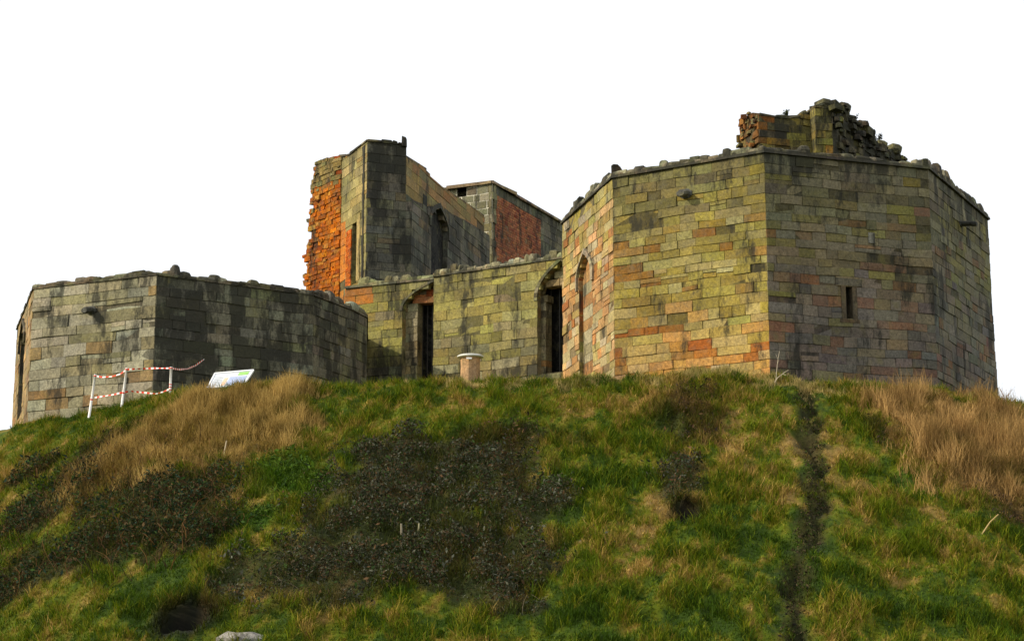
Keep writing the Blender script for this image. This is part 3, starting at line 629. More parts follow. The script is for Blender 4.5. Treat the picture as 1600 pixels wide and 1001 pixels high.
sprig(1228, 182, 53.6, .2, 'wall_plant', 'small plant sprouting from the dip in the turret top', seed=1)
sprig(1373, 222, 57.1, .28, 'wall_plant', 'dark weed growing on the sloping rubble of the ruined turret', (40, 44, 30), 2)
sprig(1336, 188, 54.9, .16, 'wall_plant', 'tiny tuft at the top of the sloping turret rubble', (44, 44, 30), 3)

# ---------------- left octagonal tower
rng = random.Random(31)
HL = 11.886 + CAMZ
LC = [at(27, 515, 60.99), at(53, 452, 54.73), at(245, 430, 52.83), at(490, 462, 55.64), at(548, 484, 57.75), at(573, 490, 58.95)]
LP = [p[:2] for p in LC] + [np.array((-4.95, 63.2)), np.array((-9., 66.5)), np.array((-13.5, 65.8))]
TL_ = empty('octagonal_tower', (-10, 58, 9), 'low eight-sided stone tower on the left with black stained shaded face', 'tower')
zs = [z for z in levels(6.9, HL + .3, rng, .26, .36) if z < HL - .14] + [HL + .01]
LF = [Line(LP[i], LP[(i + 1) % 9]) for i in range(9)]
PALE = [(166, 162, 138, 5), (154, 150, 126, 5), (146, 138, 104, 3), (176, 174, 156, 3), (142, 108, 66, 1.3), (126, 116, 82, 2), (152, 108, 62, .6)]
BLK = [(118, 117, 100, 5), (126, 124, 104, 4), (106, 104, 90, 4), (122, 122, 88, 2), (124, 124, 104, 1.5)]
mb = MB()
HLA = lancet(LF[0], 31.5, 38, 535, 512, 650, 560)
def lsoot(u, z):
    s = .36 + .3 * float(sstep(HL - 1.6, HL, z)) - .2 * float(sstep(10.6, 9.6, z))
    for c0, w_ in ((2.75, .35), (1.2, .5), (.35, .2)): s += .4 * math.exp(-((u - c0) / w_) ** 2) * (1 if c0 > 2 else float(sstep(10.5, 12, z)))
    return s
masonry(mb, LF[0], zs, HL, lambda t, z, r: pick([(176, 148, 104, 4), (166, 142, 104, 3), (156, 142, 112, 2), (164, 118, 72, 1)], r), rng, holes=[HLA['f']], soot=0.05)
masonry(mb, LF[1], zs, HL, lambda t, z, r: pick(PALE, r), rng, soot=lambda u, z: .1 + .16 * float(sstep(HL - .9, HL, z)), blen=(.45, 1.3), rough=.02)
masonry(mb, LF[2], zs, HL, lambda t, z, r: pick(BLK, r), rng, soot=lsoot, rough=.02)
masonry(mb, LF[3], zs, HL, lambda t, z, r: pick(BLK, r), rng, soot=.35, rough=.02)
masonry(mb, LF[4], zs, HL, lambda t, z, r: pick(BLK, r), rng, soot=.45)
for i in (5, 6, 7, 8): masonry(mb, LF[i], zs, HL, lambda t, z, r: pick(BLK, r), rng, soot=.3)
core(mb, LP, 7, HL - .1, .3)
mb.build('wall', M_STONE, TL_)
wn = recess(LF[0], HLA, .3, TL_, rng, [(120, 112, 92, 1)]); back_panel(LF[0], HLA, .28, wn, 'infill', (40, 40, 34)); hood(LF[0], HLA, .05, .12, .08, wn, rng, COPE)  # infill here is a dark panel painting the shade inside the lancet
mb = MB(); mbc = MB()
for i, f in enumerate(LF):
    strip(mb, f, -.03, f.L + .03, HL, .05, .045, rng, [(100, 94, 74, 3), (120, 112, 88, 2)], so=.5)
    stones(mbc, f, 0, f.L, HL + .05, rng, COPE, hmin=.04, hmax=.13, wmin=.3, wmax=.8, bump=.08, big=.2, so=.35 if i != 1 else .1)
lumps(mbc, [(277, .26, .42, LF[2]), (268, .4, .2, LF[2]), (288, .5, .22, LF[2]), (338, .34, .26, LF[2]), (350, .4, .2, LF[2]), (380, .5, .14, LF[2]), (432, .6, .2, LF[2]), (460, .5, .14, LF[2])], HL + .05, rng, COPE, .45)
lumps(mbc, [(60, .5, .14, LF[1]), (98, .6, .16, LF[1]), (127, .5, .22, LF[1]), (140, .5, .2, LF[1]), (170, .5, .14, LF[1]), (205, .7, .18, LF[1]), (226, .6, .16, LF[1]), (505, .3, .2, LF[3]), (518, .45, .4, LF[3]), (534, .5, .3, LF[3]), (556, .8, .34, LF[4]), (566, .8, .26, LF[4])], HL + .05, rng, COPE, .3)
mb.build('string_course', M_STONE, TL_); mbc.build('coping', M_STONE, TL_)
spout(LF[1], 143, 485, TL_, .26, .34, (104, 104, 98))

# ---------------- curtain wall between the towers
rng = random.Random(41)
W = empty('curtain_wall', (-1.5, 61, 9), 'mossy yellow-green stone wall with arched windows linking the two towers', 'wall')
CUR = [(156, 150, 84, 5), (146, 138, 76, 5), (144, 134, 96, 3), (162, 156, 104, 3), (128, 118, 70, 3), (150, 132, 76, 1.5)]
CURL = [(134, 130, 104, 5), (120, 116, 92, 4), (142, 126, 84, 3), (124, 98, 62, 1.5), (156, 154, 122, 3)]
D2 = Line(at(678, 430, 61.2), at(905, 405, 58.2)); D1 = Line(at(540, 450, 63.4), at(700, 430, 61.75))
zc2 = D2.uz(760, 421)[1]; zc1 = D1.uz(600, 445)[1]
zs2 = [z for z in levels(7.8, zc2, rng, .27, .36) if z < zc2 - .15] + [zc2 + .01]; zs1 = [z for z in levels(7.8, zc1, rng, .27, .36) if z < zc1 - .15] + [zc1 + .01]
colw = lambda t, z, r: blend(CURL, CUR, sstep(11.6, 13.6, z + r.uniform(-.6, .6)), r)
# left window: half-hidden segmental arch; right window: pointed light inside a bigger arch
HW = lancet(D1, 629, 740, 478, 437, 594, 500)
HX = lancet(D2, 840, 915, 460, 407, 585, 500)
def pad(h, a): return lambda z: h['f'](z)
mb = MB()
masonry(mb, D1, zs1, zc1, lambda t, z, r: pick([(178, 96, 44, 1)], r) if (z > zc1 - .5 and t < .2) else colw(t, z, r), rng, holes=[HW['f']], soot=lambda u, z: .26 + .14 * float(sstep(13, 11, z)), blen=(.4, .9))
masonry(mb, D2, zs2, zc2, colw, rng, holes=[HX['f']], soot=lambda u, z: .14 + .25 * float(sstep(.5, 0, u)) + .16 * float(sstep(13, 11, z)), blen=(.4, 1.0), rough=.02)
# thickness and back
for ln, z1 in ((D1, zc1), (D2, zc2)):
    mb.poly([ln.P(0, z1 - .02, -.0), ln.P(ln.L, z1 - .02, 0), ln.P(ln.L, z1 - .02, -1.1), ln.P(0, z1 - .02, -1.1)], (*lin((90, 84, 64)), .3))
    mb.poly([ln.P(ln.L, 7, -1.1), ln.P(0, 7, -1.1), ln.P(0, z1 - .02, -1.1), ln.P(ln.L, z1 - .02, -1.1)], (*lin((90, 84, 64)), .3))
mb.poly([D2.P(0, 7, 0), D2.P(0, zc2, 0), D2.P(0, zc2, -1.1), D2.P(0, 7, -1.1)], (*lin((150, 140, 90)), .3))
mb.build('wall', M_STONE, W)
w1 = recess(D1, HW, .5, W, rng, [(160, 152, 118, 3), (140, 132, 98, 2), (150, 126, 86, 1)], name='window'); tag(w1, 'left window, a tall dark opening under a broken arch')
w2 = recess(D2, HX, .45, W, rng, [(160, 152, 118, 3), (140, 132, 98, 2), (150, 126, 86, 1)], name='window'); tag(w2, 'pointed window half hidden by the right tower')
# infill walls set back in the arches with their own openings
def infill(ln, H, dep, hole, pal, parent, so=.4):
    sub = Line(ln.P(0, 0, -dep), ln.P(ln.L, 0, -dep)); m_ = MB(); h = hole(sub)
    zz = levels(H['zb'] - .1, H['zt'] + .1, rng, .2, .3); tops = sorted(H['outline'](.03, 16)); tops = [(H['a'] - .3, H['zs'])] + tops + [(H['b'] + .3, H['zs'])]
    masonry(m_, sub, zz, tops, lambda t, z, r: pal(t, z, r, sub), rng, holes=[h], soot=so, blen=(.2, .5), depth=.35, ext=0, left=lambda z: H['a'] - .04, right=lambda z: H['b'] + .04); m_.build('infill', M_STONE, parent); return sub
def hole_l(sub):
    p0, p1 = sub.uz(653, 473), sub.uz(653, 588); return lambda z: (p0[0], p0[0] + .62) if p1[1] < z < p0[1] else None
zlint = Line(D1.P(0, 0, -.24), D1.P(D1.L, 0, -.24)).uz(653, 473)[1]
infill(D1, HW, .24, hole_l, lambda t, z, r, sub: pick([(190, 106, 54, 3), (172, 96, 50, 2), (180, 118, 68, 1)], r) if z > zlint - .02 and t * sub.L > HW['a'] + .4 else pick([(160, 152, 118, 3), (140, 132, 98, 2), (150, 126, 86, 1)], r), w1, .05)
def hole_r(sub):
    global HYs; HYs = lancet(sub, 853, 898, 478, 442, 576, 500); return HYs['f']
infill(D2, HX, .22, hole_r, lambda t, z, r, sub: pick([(160, 152, 118, 3), (140, 132, 98, 2), (150, 126, 86, 1)] + [(170, 116, 66, 1)], r), w2, .1)
hood(D1, HW, .0, .11, .035, w1, rng, GREY, drop=.05, so=.35); hood(D2, HX, .0, .13, .04, w2, rng, GREY, drop=.1, so=.35)
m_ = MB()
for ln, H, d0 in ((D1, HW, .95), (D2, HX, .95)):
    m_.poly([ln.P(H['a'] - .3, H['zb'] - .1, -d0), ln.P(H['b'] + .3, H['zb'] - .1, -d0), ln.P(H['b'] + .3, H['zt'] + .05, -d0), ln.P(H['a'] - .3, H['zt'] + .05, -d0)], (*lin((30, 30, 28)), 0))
m_.build('dark_void_panel', M_STONE, W)  # dark panels stand in for the unlit interior behind both windows
# window bars / leading behind the left opening
hl = Line(D1.P(0, 0, -.6), D1.P(D1.L, 0, -.6)); hr = Line(D2.P(0, 0, -.6), D2.P(D2.L, 0, -.6))
for ln, par, ua, ub, z0, z1 in ((D1, w1, hl.u(650), hl.u(680), hl.uz(653, 588)[1], hl.uz(653, 473)[1]), (D2, w2, HYs['a'] - .2, HYs['b'], HYs['zb'], HYs['zt'] - .1)):
    k = 4
    for i in range(k): g = MB(); u = ua + (ub - ua) * (i + .5) / k; g.tube([ln.P(u, z0, -.62), ln.P(u, z1, -.62)], .018, 6, (*lin((64, 62, 58)), 0)); g.build('window_bar', M_PAINT, par)
mb = MB(); mbc = MB()
strip(mb, D1, 0, D1.L - .4, zc1, .07, .06, rng, [(110, 106, 80, 2), (130, 126, 96, 2)], so=.4); strip(mb, D2, -.02, D2.L, zc2, .07, .06, rng, [(110, 106, 80, 2), (130, 126, 96, 2)], so=.4)
stones(mbc, D1, 0, D1.L - .4, zc1 + .07, rng, [(128, 124, 90, 3), (150, 146, 116, 2)], .04, .1, .3, .6, .4, .1, .2)
stones(mbc, D2, -.02, D2.L, zc2 + .07, rng, [(150, 146, 118, 3), (176, 172, 150, 2), (120, 114, 84, 2)], .05, .16, .16, .36, .4, .22, .24, so=.1)
lumps(mbc, [(568, .5, .42, D1), (580, .36, .3, D1), (606, .32, .36, D1), (618, .3, .32, D1), (632, .42, .34, D1)], zc1 + .03, rng, [(124, 120, 88, 2), (136, 130, 100, 1)], .3)
lumps(mbc, [(684, .36, .3, D2), (694, .3, .24, D2), (708, .24, .46, D2), (719, .24, .34, D2), (728, .26, .28, D2), (738, .3, .2, D2), (760, .26, .2, D2), (770, .26, .2, D2), (790, .3, .2, D2), (823, .26, .36, D2), (834, .3, .38, D2), (858, .6, .26, D2)], zc2 + .03, rng, [(134, 130, 100, 3), (160, 156, 134, 1), (112, 106, 78, 2)], .25)
mb.build('string_course', M_STONE, W); mbc.build('coping', M_STONE, W)

# ---------------- keep tower behind the wall
rng = random.Random(51)
K = empty('keep_tower', (-4, 68, 9), 'tall broken grey tower with a bright orange rubble edge rising behind the curtain wall', 'tower')
A1 = Line(at(529, 300, 68.6), at(573, 300, 66.0)); A2 = Line(at(573, 300, 66.0), at(634, 300, 66.5)); A3 = Line(at(634, 300, 66.5), at(757, 300, 77.0)); A0 = Line(at(474, 300, 70.2), at(533, 300, 68.3))
zk = levels(9, 22, rng, .27, .36)
KD = [(110, 108, 92, 5), (98, 96, 82, 4), (114, 110, 90, 3), (112, 92, 70, 1.4), (92, 90, 78, 3)]
KL = [(156, 144, 96, 5), (142, 130, 84, 4), (168, 154, 104, 3), (150, 120, 70, 2)]
KU = [(160, 136, 84, 4), (148, 122, 74, 4), (168, 124, 78, 3), (138, 124, 84, 3)]
OR = [(190, 100, 26, 5), (176, 90, 24, 4), (192, 116, 38, 3), (136, 68, 24, 3), (198, 142, 66, 1.6), (176, 112, 44, 1.5)]
ORT = [(140, 130, 84, 4), (122, 112, 70, 4), (150, 100, 52, .6)]
q1 = prof(A1, [(527, 243), (536, 243), (548, 240), (560, 229), (574, 219)]); q2 = prof(A2, [(572, 219), (600, 221), (622, 224), (626, 226), (634, 226)])
q3 = prof(A3, [(634, 242), (653, 254), (672, 266), (672.6, 279), (700, 297), (720, 310), (740, 324), (757, 336)])
q0 = prof(A0, [(474, 262), (488, 258), (492, 256), (498, 248), (504, 246), (533, 243)])
edge = [(240, 500), (262, 492), (285, 488), (300, 487), (330, 488), (350, 482), (370, 487), (385, 478), (400, 475), (415, 480), (430, 478), (450, 478)]
ez = sorted([(float(at(px, py, 69.8)[2]), A0.u(px, py)) for py, px in edge])
rl = random.Random(3)
eleft = lambda z: float(np.interp(z, [e[0] for e in ez], [e[1] for e in ez])) + rl.uniform(-.1, .1)
zor = A0.uz(510, 292)[1]
corf = lambda t, z, r: pick(ORT, r) if z > zor + r.uniform(-.3, .3) else pick(OR, r)
mb = MB()
zsp = levels(9, 22.5, rng, .12, .2); masonry(mb, A0, zsp, q0, corf, rng, blen=(.14, .42), rough=.035, depth=1.2, left=eleft, mortar=(150, 74, 28), soot=lambda u, z: .02 if z < zor else .3, proud=.03)
rubble(mb, A0, 130, lambda r: r.uniform(.0, A0.L), lambda u, r: (lambda z: z if u > eleft(z) - .02 and z < np.interp(u, *zip(*q0)) else None)(r.uniform(16, 21.4)), rng, corf, (.07, .17), (-.06, .0), .05)
# projecting toothing stones at the ragged edge
for i in range(20):
    z = rng.uniform(16.2, 21.2); u = eleft(z); z = min(z, np.interp(max(u, 0), *zip(*q0)) - .1)
    mb.box(A0.P(u - .04, z, -rng.uniform(.1, .9)), (rng.uniform(.2, .42), rng.uniform(.3, .5), rng.uniform(.12, .24)), math.atan2(A0.d[1], A0.d[0]), (*lin(pick([(120, 112, 80, 3), (150, 110, 60, 1)], rng)), .2), .03, rng)
slab(mb, A0, [(max(u, .35), z) for u, z in q0 if u > .2], 9, .1, 1.2, (150, 76, 30))
mb.build('broken_edge', M_CORE, K)
mb = MB()
ws = (A1.u(550, 400), A1.u(558, 400)); wz = (A1.uz(554, 441)[1], A1.uz(554, 350)[1])
slit1 = lambda z: ws if wz[0] < z < wz[1] else None
masonry(mb, A1, zk, q1, lambda t, z, r: pick([(226, 120, 44, 1)], r) if (t < .38 and z < wz[1] + .2) else pick(KL, r), rng, holes=[slit1], depth=.25, soot=.08)
masonry(mb, A2, zk, q2, lambda t, z, r: pick(KD, r), rng, soot=lambda u, z: .3 + .3 * float(sstep(19.6, 20.6, z)), depth=.25, blen=(.4, .9))
zd = [A3.uz(634, 312), A3.uz(660, 322), A3.uz(684, 328), A3.uz(720, 345), A3.uz(757, 368)]
zl = lambda u: float(np.interp(u, *zip(*zd)))
masonry(mb, A3, zk, q3, lambda t, z, r: pick(KU, r) if z > zl(t * A3.L) else pick(KD, r), rng, soot=lambda u, z: -.05 if z > zl(u) else .35, depth=.3, blen=(.7, 1.6))
A3b = Line(A3.P(0, 0, .22), A3.P(A3.L, 0, .22))
HD = lancet(A3b, 673, 699, 352, 326, 470, 400)
masonry(mb, A3b, zk, zd, lambda t, z, r: pick(KD, r), rng, holes=[HD['f']], soot=.32, depth=.22, blen=(.6, 1.5))
for f, q in ((A1, q1), (A2, q2)): slab(mb, f, q, 9, .2, .9, (60, 56, 46))
slab(mb, A3, q3, 9, .25, .9, (60, 56, 46))
nu, nz = A3.uz(663, 313)
niche_shade_block = [A3.P(nu - .22, nz - .22, .03), A3.P(nu + .3, nz - .22, .03), A3.P(nu + .3, nz - .22, -.1), A3.P(nu - .22, nz - .22, -.1), A3.P(nu - .22, nz + .2, .03), A3.P(nu + .3, nz + .2, .03), A3.P(nu + .3, nz + .2, -.1), A3.P(nu - .22, nz + .2, -.1)]
mb.hexa(niche_shade_block, (*lin((62, 64, 46)), .6))  # dark raised block paints the shade of a niche, nothing is recessed
mb.build('wall', M_STONE, K)
dw = recess(A3b, HD, .2, K, rng, KD, name='doorway'); back_panel(A3b, HD, .19, dw, 'dark_void_panel', (10, 10, 9)); hood(A3b, HD, .04, .2, .06, dw, rng, KD, drop=.3)  # near-black panel stands in for the shade inside the doorway
m_ = MB(); m_.poly([A1.P(ws[0] - .1, wz[0], -.19), A1.P(ws[1] + .1, wz[0], -.19), A1.P(ws[1] + .1, wz[1], -.19), A1.P(ws[0] - .1, wz[1], -.19)], (*lin((22, 18, 14)), 0))  # dark sheet painted as the shade within the slit
jb = MB(); JL = Line(A1.P(ws[0] - .52, 0, .04), A1.P(ws[0] - .02, 0, .04)); masonry(jb, JL, levels(9, wz[1] - .1, rng, .07, .09), wz[1] - .12, lambda t, z, r: pick([(204, 104, 44, 2), (186, 92, 40, 2), (210, 126, 60, 1)], r), rng, blen=(.12, .24), depth=.2, soot=0); jb.build('brick_jamb', M_STONE, K)
for a, b, o in ((ws[1], ws[1] + .3, .035),): m_.hexa([A1.P(a, wz[0], o), A1.P(b, wz[0], o), A1.P(b, wz[0], -.2), A1.P(a, wz[0], -.2), A1.P(a, wz[1], o), A1.P(b, wz[1] + .3, o), A1.P(b, wz[1] + .3, -.2), A1.P(a, wz[1], -.2)], (*lin((214, 110, 44) if a < ws[0] else (170, 150, 100)), 0))
m_.build('slit_window', M_STONE, K)
mbc = MB()
for f, q, c in ((A1, q1, COPE), (A2, q2, TD)): pf = [tuple(t) for t in q]; stones(mbc, f, 0, f.L, lambda u, pf=pf: float(np.interp(u, *zip(*pf))) - .05, rng, c, .06, .12, .3, .7, .4, .02, .14, so=.3, o=.05)
0 and stones(mbc, A3, 0, A3.u(672), lambda u: float(np.interp(u, *zip(*q3))) - .04, rng, KU, .05, .08, .5, .9, .5, 0, .14, so=.1)
u = A2.L - .08; mbc.box(A2.P(u, A2.uz(632, 222)[1], 0), (.18, .25, .34), 0, (*lin((70, 66, 54)), .5), .04, rng)
mbc.build('coping', M_STONE, K)

# ---------------- brick block further back
rng = random.Random(61)
B = empty('brick_tower', (1, 82, 9), 'square red brick and stone block with a flat slab top standing behind the keep', 'tower')
B1 = Line(at(690, 300, 80.7), at(769, 300, 79.4)); B2 = Line(at(769, 300, 79.4), at(900, 300, 88.2))
zb1 = B2.uz(769, 287)[1]; zbb = levels(9, zb1, rng, .1, .12)
BR = [(168, 102, 70, 5), (156, 92, 66, 4), (174, 116, 80, 3), (112, 52, 38, 2), (136, 84, 60, 1)]
mb = MB(); us = B2.u(845, 400)
zst = [z for z in levels(9, zb1, rng, .3, .4) if z < zb1 - .1] + [zb1]
masonry(mb, B2, zbb, zb1 - .35, lambda t, z, r: pick(BR, r), rng, blen=(.2, .3), left=lambda z: .35, right=lambda z: us, rough=.004, mortar=(136, 104, 80), soot=.05, gap=.004, proud=.006, depth=.1)
masonry(mb, B2, zst, zb1, lambda t, z, r: pick(KD, r), rng, left=lambda z: us if z < zb1 - .45 else .35, soot=.25)
masonry(mb, B2, zst, zb1, lambda t, z, r: pick([(120, 112, 84, 3), (150, 144, 110, 2), (84, 78, 60, 2)], r), rng, right=lambda z: .4 + rng.uniform(-.12, .12), soot=.3, blen=(.15, .35), rough=.05)
gu = (B1.u(714, 300), B1.u(729, 300)); gz_ = (B1.uz(720, 312)[1], B1.uz(720, 292)[1])
masonry(mb, B1, zst, zb1, lambda t, z, r: pick([(150, 144, 118, 3), (124, 116, 84, 3), (96, 90, 70, 2)], r), rng, holes=[lambda z: gu if gz_[0] < z < gz_[1] else None], soot=.1, blen=(.25, .6), mortar=(232, 226, 206), gap=.014, back=.004)
cn = [B1.p, B1.q, B2.q, B2.q + np.array([-5., 1.5])]
core(mb, cn, 9, zb1 - .02, .35)
mb.build('wall', M_STONE, B)
mb = MB()
for f in (B1, B2): strip(mb, f, -.05, f.L, zb1, .14, .12, rng, [(128, 110, 84, 2), (140, 122, 94, 2)], inn=2.2, so=.2)
mb.build('roof_slab', M_STONE, B)

# ------------------------------------------------------------------ loose objects
RED, WHT = (*lin((214, 58, 30)), 0), (*lin((236, 232, 226)), 0)
posts = []
GP = 'white posts of the barrier'
def hz_(x, y): return float(hill(x, y))
for i, (tx, ty, bx_, by_, Y, lab) in enumerate(((149, 586, 139, 646, 51.6, 'leaning white barrier post, leftmost of the three'), (198, 576, 189, 640, 51.3, 'white barrier post in the middle of the taped fence'), (267.5, 574, 265.5, 622, 50.6, 'white barrier post with red bands standing in brown grass, rightmost of the three'))):
    b = at(bx_, by_, Y); b[2] = min(b[2], hz_(b[0], b[1]) + .02) - .05; t = at(tx, ty, Y)
    e = empty('barrier_post', tuple(b), lab, 'post', GP)
    m_ = MB(); m_.tube([b, b + (t - b) * .5, t], [.034, .034, .033], 10, WHT); m_.build('post', M_PAINT, e, True)
    m_ = MB(); m_.tube([t - (t - b) * .001, t + (t - b) * .018], [.04, .034], 10, WHT); m_.build('cap', M_PAINT, e)
    for k in ((.42, .97) if i != 2 else (.3, .38, .46, .97)): m_ = MB(); p = b + (t - b) * k; m_.tube([p, p + (t - b) * .03], .038, 10, RED); m_.build('red_band', M_PAINT, e)
    posts.append((b, t))
def tape(name, pts, label, Ys):
    P = [at(x_, y_, Y) for (x_, y_), Y in zip(pts, Ys)]; m_ = MB(); k = 0; tw = 0
    for a, b in zip(P, P[1:]):
        n = max(2, int(np.linalg.norm(b - a) / .085))
        for i in range(n):
            p0, p1 = a + (b - a) * i / n, a + (b - a) * (i + 1) / n; a0, a1 = math.sin(tw) * .9, math.sin(tw + .35) * .9; tw += .35
            o0 = np.array((0, math.sin(a0), math.cos(a0))) * .027; o1 = np.array((0, math.sin(a1), math.cos(a1))) * .027; th = np.array((0, .003, 0))
            m_.hexa([p0 - o0, p1 - o1, p1 - o1 + th, p0 - o0 + th, p0 + o0, p1 + o1, p1 + o1 + th, p0 + o0 + th], RED if k % 2 else WHT); k += 1
    o = m_.build(name, M_PAINT); return tag(o, label, 'barrier tape')
tape('barrier_tape', [(149, 587), (160, 589), (175, 588), (188, 584), (198, 577), (215, 576), (240, 575), (267, 575), (280, 577), (293, 576), (305, 571), (319, 561)], 'upper red and white striped tape running over the posts towards the dark tower wall',
     [51.6, 51.5, 51.4, 51.35, 51.3, 51.1, 50.9, 50.6, 51.3, 52, 52.7, 53.4])
tape('barrier_tape', [(147, 621), (160, 619), (178, 616), (191, 613), (205, 611), (225, 613), (243, 615), (255, 612), (266, 607)], 'lower sagging red and white striped tape between the white posts', [51.6, 51.5, 51.4, 51.3, 51.2, 51, 50.9, 50.7, 50.6])
# information board
Yb = 50.4
c0, c1, c2, c3 = at(324, 606, Yb), at(380, 602, Yb), at(396, 578, Yb + .55), at(336, 583, Yb + .55)
I = empty('information_board', tuple((c0 + c1) / 2 - np.array((0, 0, .4))), 'white tilted information board with a green corner standing in brown grass', 'information board')
nrm = np.cross(c1 - c0, c3 - c0); nrm /= np.linalg.norm(nrm)
def quad_on(u0, u1, v0, v1, o, mb, col, th=.01):
    f = lambda u, v, k: (c0 * (1 - u) + c1 * u) * (1 - v) + (c3 * (1 - u) + c2 * u) * v + nrm * k
    mb.hexa([f(u0, v0, o), f(u1, v0, o), f(u1, v1, o), f(u0, v1, o), f(u0, v0, o + th), f(u1, v0, o + th), f(u1, v1, o + th), f(u0, v1, o + th)], col)
m_ = MB(); quad_on(0, 1, 0, 1, -.03, m_, (*lin((206, 210, 214)), 0), .03); m_.build('board', M_PAINT, I)
m_ = MB()
for a in ((0, 1, -.03, .04), (0, 1, .96, 1.03), (-.02, .02, 0, 1), (.98, 1.02, 0, 1)): quad_on(*a, -.034, m_, (*lin((226, 228, 230)), 0), .05)
m_.build('frame', M_PAINT, I)
m_ = MB(); quad_on(.66, .92, .72, .92, .003, m_, (*lin((150, 200, 110)), 0), .003); quad_on(.48, .93, .1, .64, .003, m_, (*lin((168, 180, 210)), 0), .003); quad_on(.06, .4, .72, .9, .003, m_, (*lin((206, 212, 220)), 0), .003); quad_on(.34, .44, .1, .6, .003, m_, (*lin((232, 190, 160)), 0), .003)
for k in range(5): quad_on(.08, .3, .15 + k * .11, .19 + k * .11, .003, m_, (*lin((170, 176, 184)), 0), .002)
m_.build('printed_panel', M_PAINT, I)
for k in (.2, .8):
    p = c0 * (1 - k) + c1 * k; p = (p + (c3 * (1 - k) + c2 * k)) / 2 - nrm * .03; m_ = MB(); m_.tube([(p[0], p[1], hz_(p[0], p[1]) - .1), p], .035, 8, (*lin((90, 84, 74)), 0)); m_.build('leg', M_PAINT, I)
# stone pedestal with round metal plate
pt = at(735, 557, 52.2); zb = hz_(pt[0], pt[1]) - .1
P_ = empty('pedestal', (pt[0], pt[1], zb), 'octagonal stone pedestal with a round metal plate on top, standing before the mossy wall', 'pedestal')
m_ = MB(); rr = [(zb, .31), (zb + .25, .3), (pt[2] - .28, .275), (pt[2] - .08, .28), (pt[2] - .04, .3)]
for (z0, r0), (z1, r1) in zip(rr, rr[1:]):
    for j in range(8):
        a, b = math.pi * (2 * j - .4) / 8, math.pi * (2 * j + 1.6) / 8
        m_.poly([(pt[0] + math.cos(a) * r0, pt[1] + math.sin(a) * r0, z0), (pt[0] + math.cos(b) * r0, pt[1] + math.sin(b) * r0, z0), (pt[0] + math.cos(b) * r1, pt[1] + math.sin(b) * r1, z1), (pt[0] + math.cos(a) * r1, pt[1] + math.sin(a) * r1, z1)], (*lin((196, 158, 118)), -.05))
m_.build('column', M_STONE, P_)
m_ = MB(); m_.tube([(pt[0], pt[1], pt[2] - .04), (pt[0], pt[1], pt[2] - .02), (pt[0], pt[1], pt[2] + .015), (pt[0], pt[1], pt[2] + .035)], [.3, .37, .37, .33], 28, (*lin((206, 206, 198)), 0)); m_.build('metal_plate', M_METAL, P_)
m_ = MB(); m_.box((pt[0] - .03, pt[1] - .32, pt[2] - .1), (.15, .03, .045), 0, (*lin((240, 240, 236)), 0)); m_.build('name_tag', M_PAINT, P_)
# low grey stone showing at the foot of the picture
sx, sy = pix_on(hill, 378, 998); r = random.Random(9); m_ = MB(); sz_ = hz_(sx, sy)
ring = [(-.5, -.2), (-.1, -.32), (.45, -.22), (.55, .1), (.1, .3), (-.45, .2)]
n0 = len(m_.v)
for (a, b) in ring: m_.v.append((sx + a, sy + b, sz_ - .35))
for (a, b) in ring: m_.v.append((sx + a * .95, sy + b * .95, sz_ + .02 + r.uniform(-.03, .03)))
for (a, b) in ring: m_.v.append((sx + a * .45 - .04, sy + b * .6, sz_ + .13 + r.uniform(-.02, .02)))
for k in (0, 6):
    for j in range(6): m_.f.append((n0 + k + j, n0 + k + (j + 1) % 6, n0 + k + 6 + (j + 1) % 6, n0 + k + 6 + j)); m_.c.append((*lin((150, 146, 140)), .1))
m_.f.append(tuple(n0 + 12 + j for j in range(6))); m_.c.append((*lin((160, 156, 150)), .1))
tag(m_.build('boulder', M_STONE), 'pale grey stone poking out of the grass at the bottom left edge', 'stone')
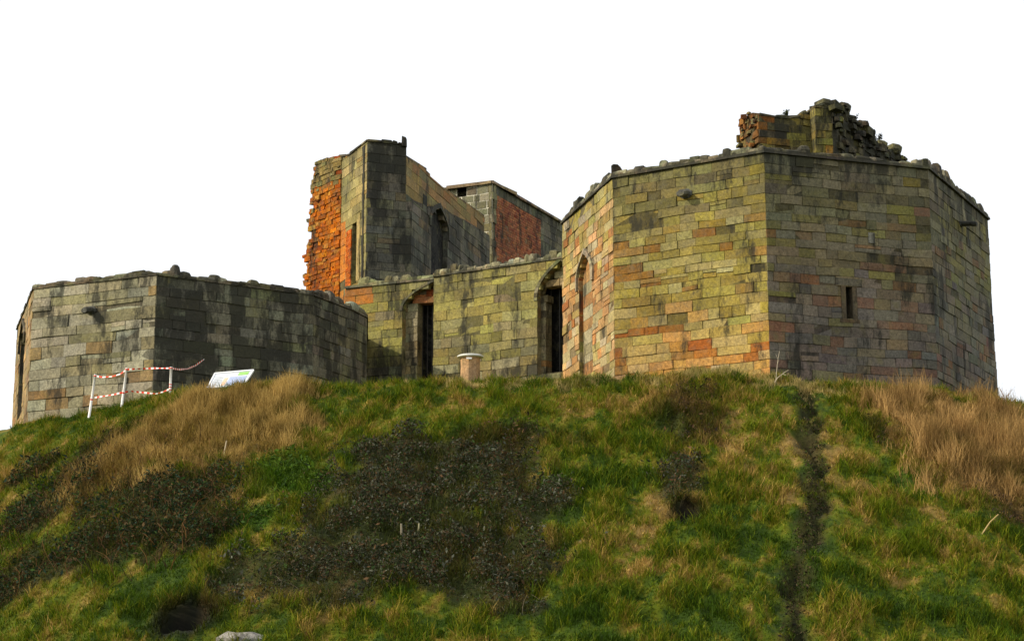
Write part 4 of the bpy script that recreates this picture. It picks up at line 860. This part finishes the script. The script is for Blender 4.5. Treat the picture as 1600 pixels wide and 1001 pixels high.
# pale stakes, dead branch and dead stalks
def stake(px, py0, py1, r0, label, col, lean=0, name='wooden_stake', cat='stake'):
    x_, y_ = pix_on(hill, px, py1); z = hz_(x_, y_); h = (py1 - py0) * y_ / FOC / 1.0
    m_ = MB(); m_.tube([(x_, y_, z - .1), (x_ + lean * .4, y_ - .02, z + h * .5), (x_ + lean, y_, z + h)], [r0, r0 * .95, r0 * .8], 7, (*lin(col), 0))
    tag(m_.build(name, M_PAINT), label, cat)
stake(349, 688, 722, .018, 'thin pale stake in the brown grass on the left slope', (176, 160, 130), .06)
stake(628, 818, 858, .026, 'pale bare stump standing in the middle of the dark brambles', (128, 120, 100), -.02, 'tree_stump', 'stump')
stake(654, 818, 836, .022, 'short pale peg just right of the bramble stump', (140, 136, 104), .01)
def stalk(pts, Y, label, name='dead_stalk', r0=.010, col=(190, 176, 150), cat='stalk', side=()):
    m_ = MB(); P = [at(x_, y_, Y) for x_, y_ in pts]; m_.tube(P, [r0 * (1 - .6 * i / len(P)) for i in range(len(P))], 5, (*lin(col), 0))
    for a, b in side: m_.tube([at(*a, Y), at(*b, Y - .05)], [r0 * .7, r0 * .4], 5, (*lin(col), 0))
    tag(m_.build(name, M_PAINT), label, cat)
stalk([(1212, 602), (1213, 585), (1215, 565), (1218, 548)], 48.5, 'upright pale dead stalk at the foot of the right tower corner', side=[((1214, 570), (1217, 562)), ((1215, 560), (1212, 553))])
stalk([(1205, 604), (1215, 590), (1225, 582), (1232, 578)], 48.3, 'slanting pale dead stalk beside the upright one', side=[((1223, 584), (1228, 586))])
bx_, by_ = pix_on(hill, 1530, 842); zz = CAMZ
stalk([(1528, 845), (1537, 830), (1547, 815), (1560, 803)], by_ + .1, 'pale fallen branch lying on the grass at the right', 'fallen_branch', .022, (170, 146, 96), 'branch')
for i, (px, h_, lab) in enumerate(((1572, .5, 'bare weed stem on the skyline nearest the right tower'), (1590, .62, 'bare weed stem on the skyline at the right edge'))):
    x_, y_ = pix_on(hill, px, 632); 
    r = random.Random(i); m_ = MB(); z = hz_(x_, y_)
    for k in range(6): a = r.uniform(-.3, .3); m_.tube([(x_, y_, z - .05), (x_ + a * .4, y_, z + h_ * .5), (x_ + a, y_ + r.uniform(-.1, .1), z + h_ * r.uniform(.7, 1))], [.008, .006, .004], 4, (*lin((120, 90, 56)), 0))
    tag(m_.build('weed_stem', M_LEAF), lab, 'weed')
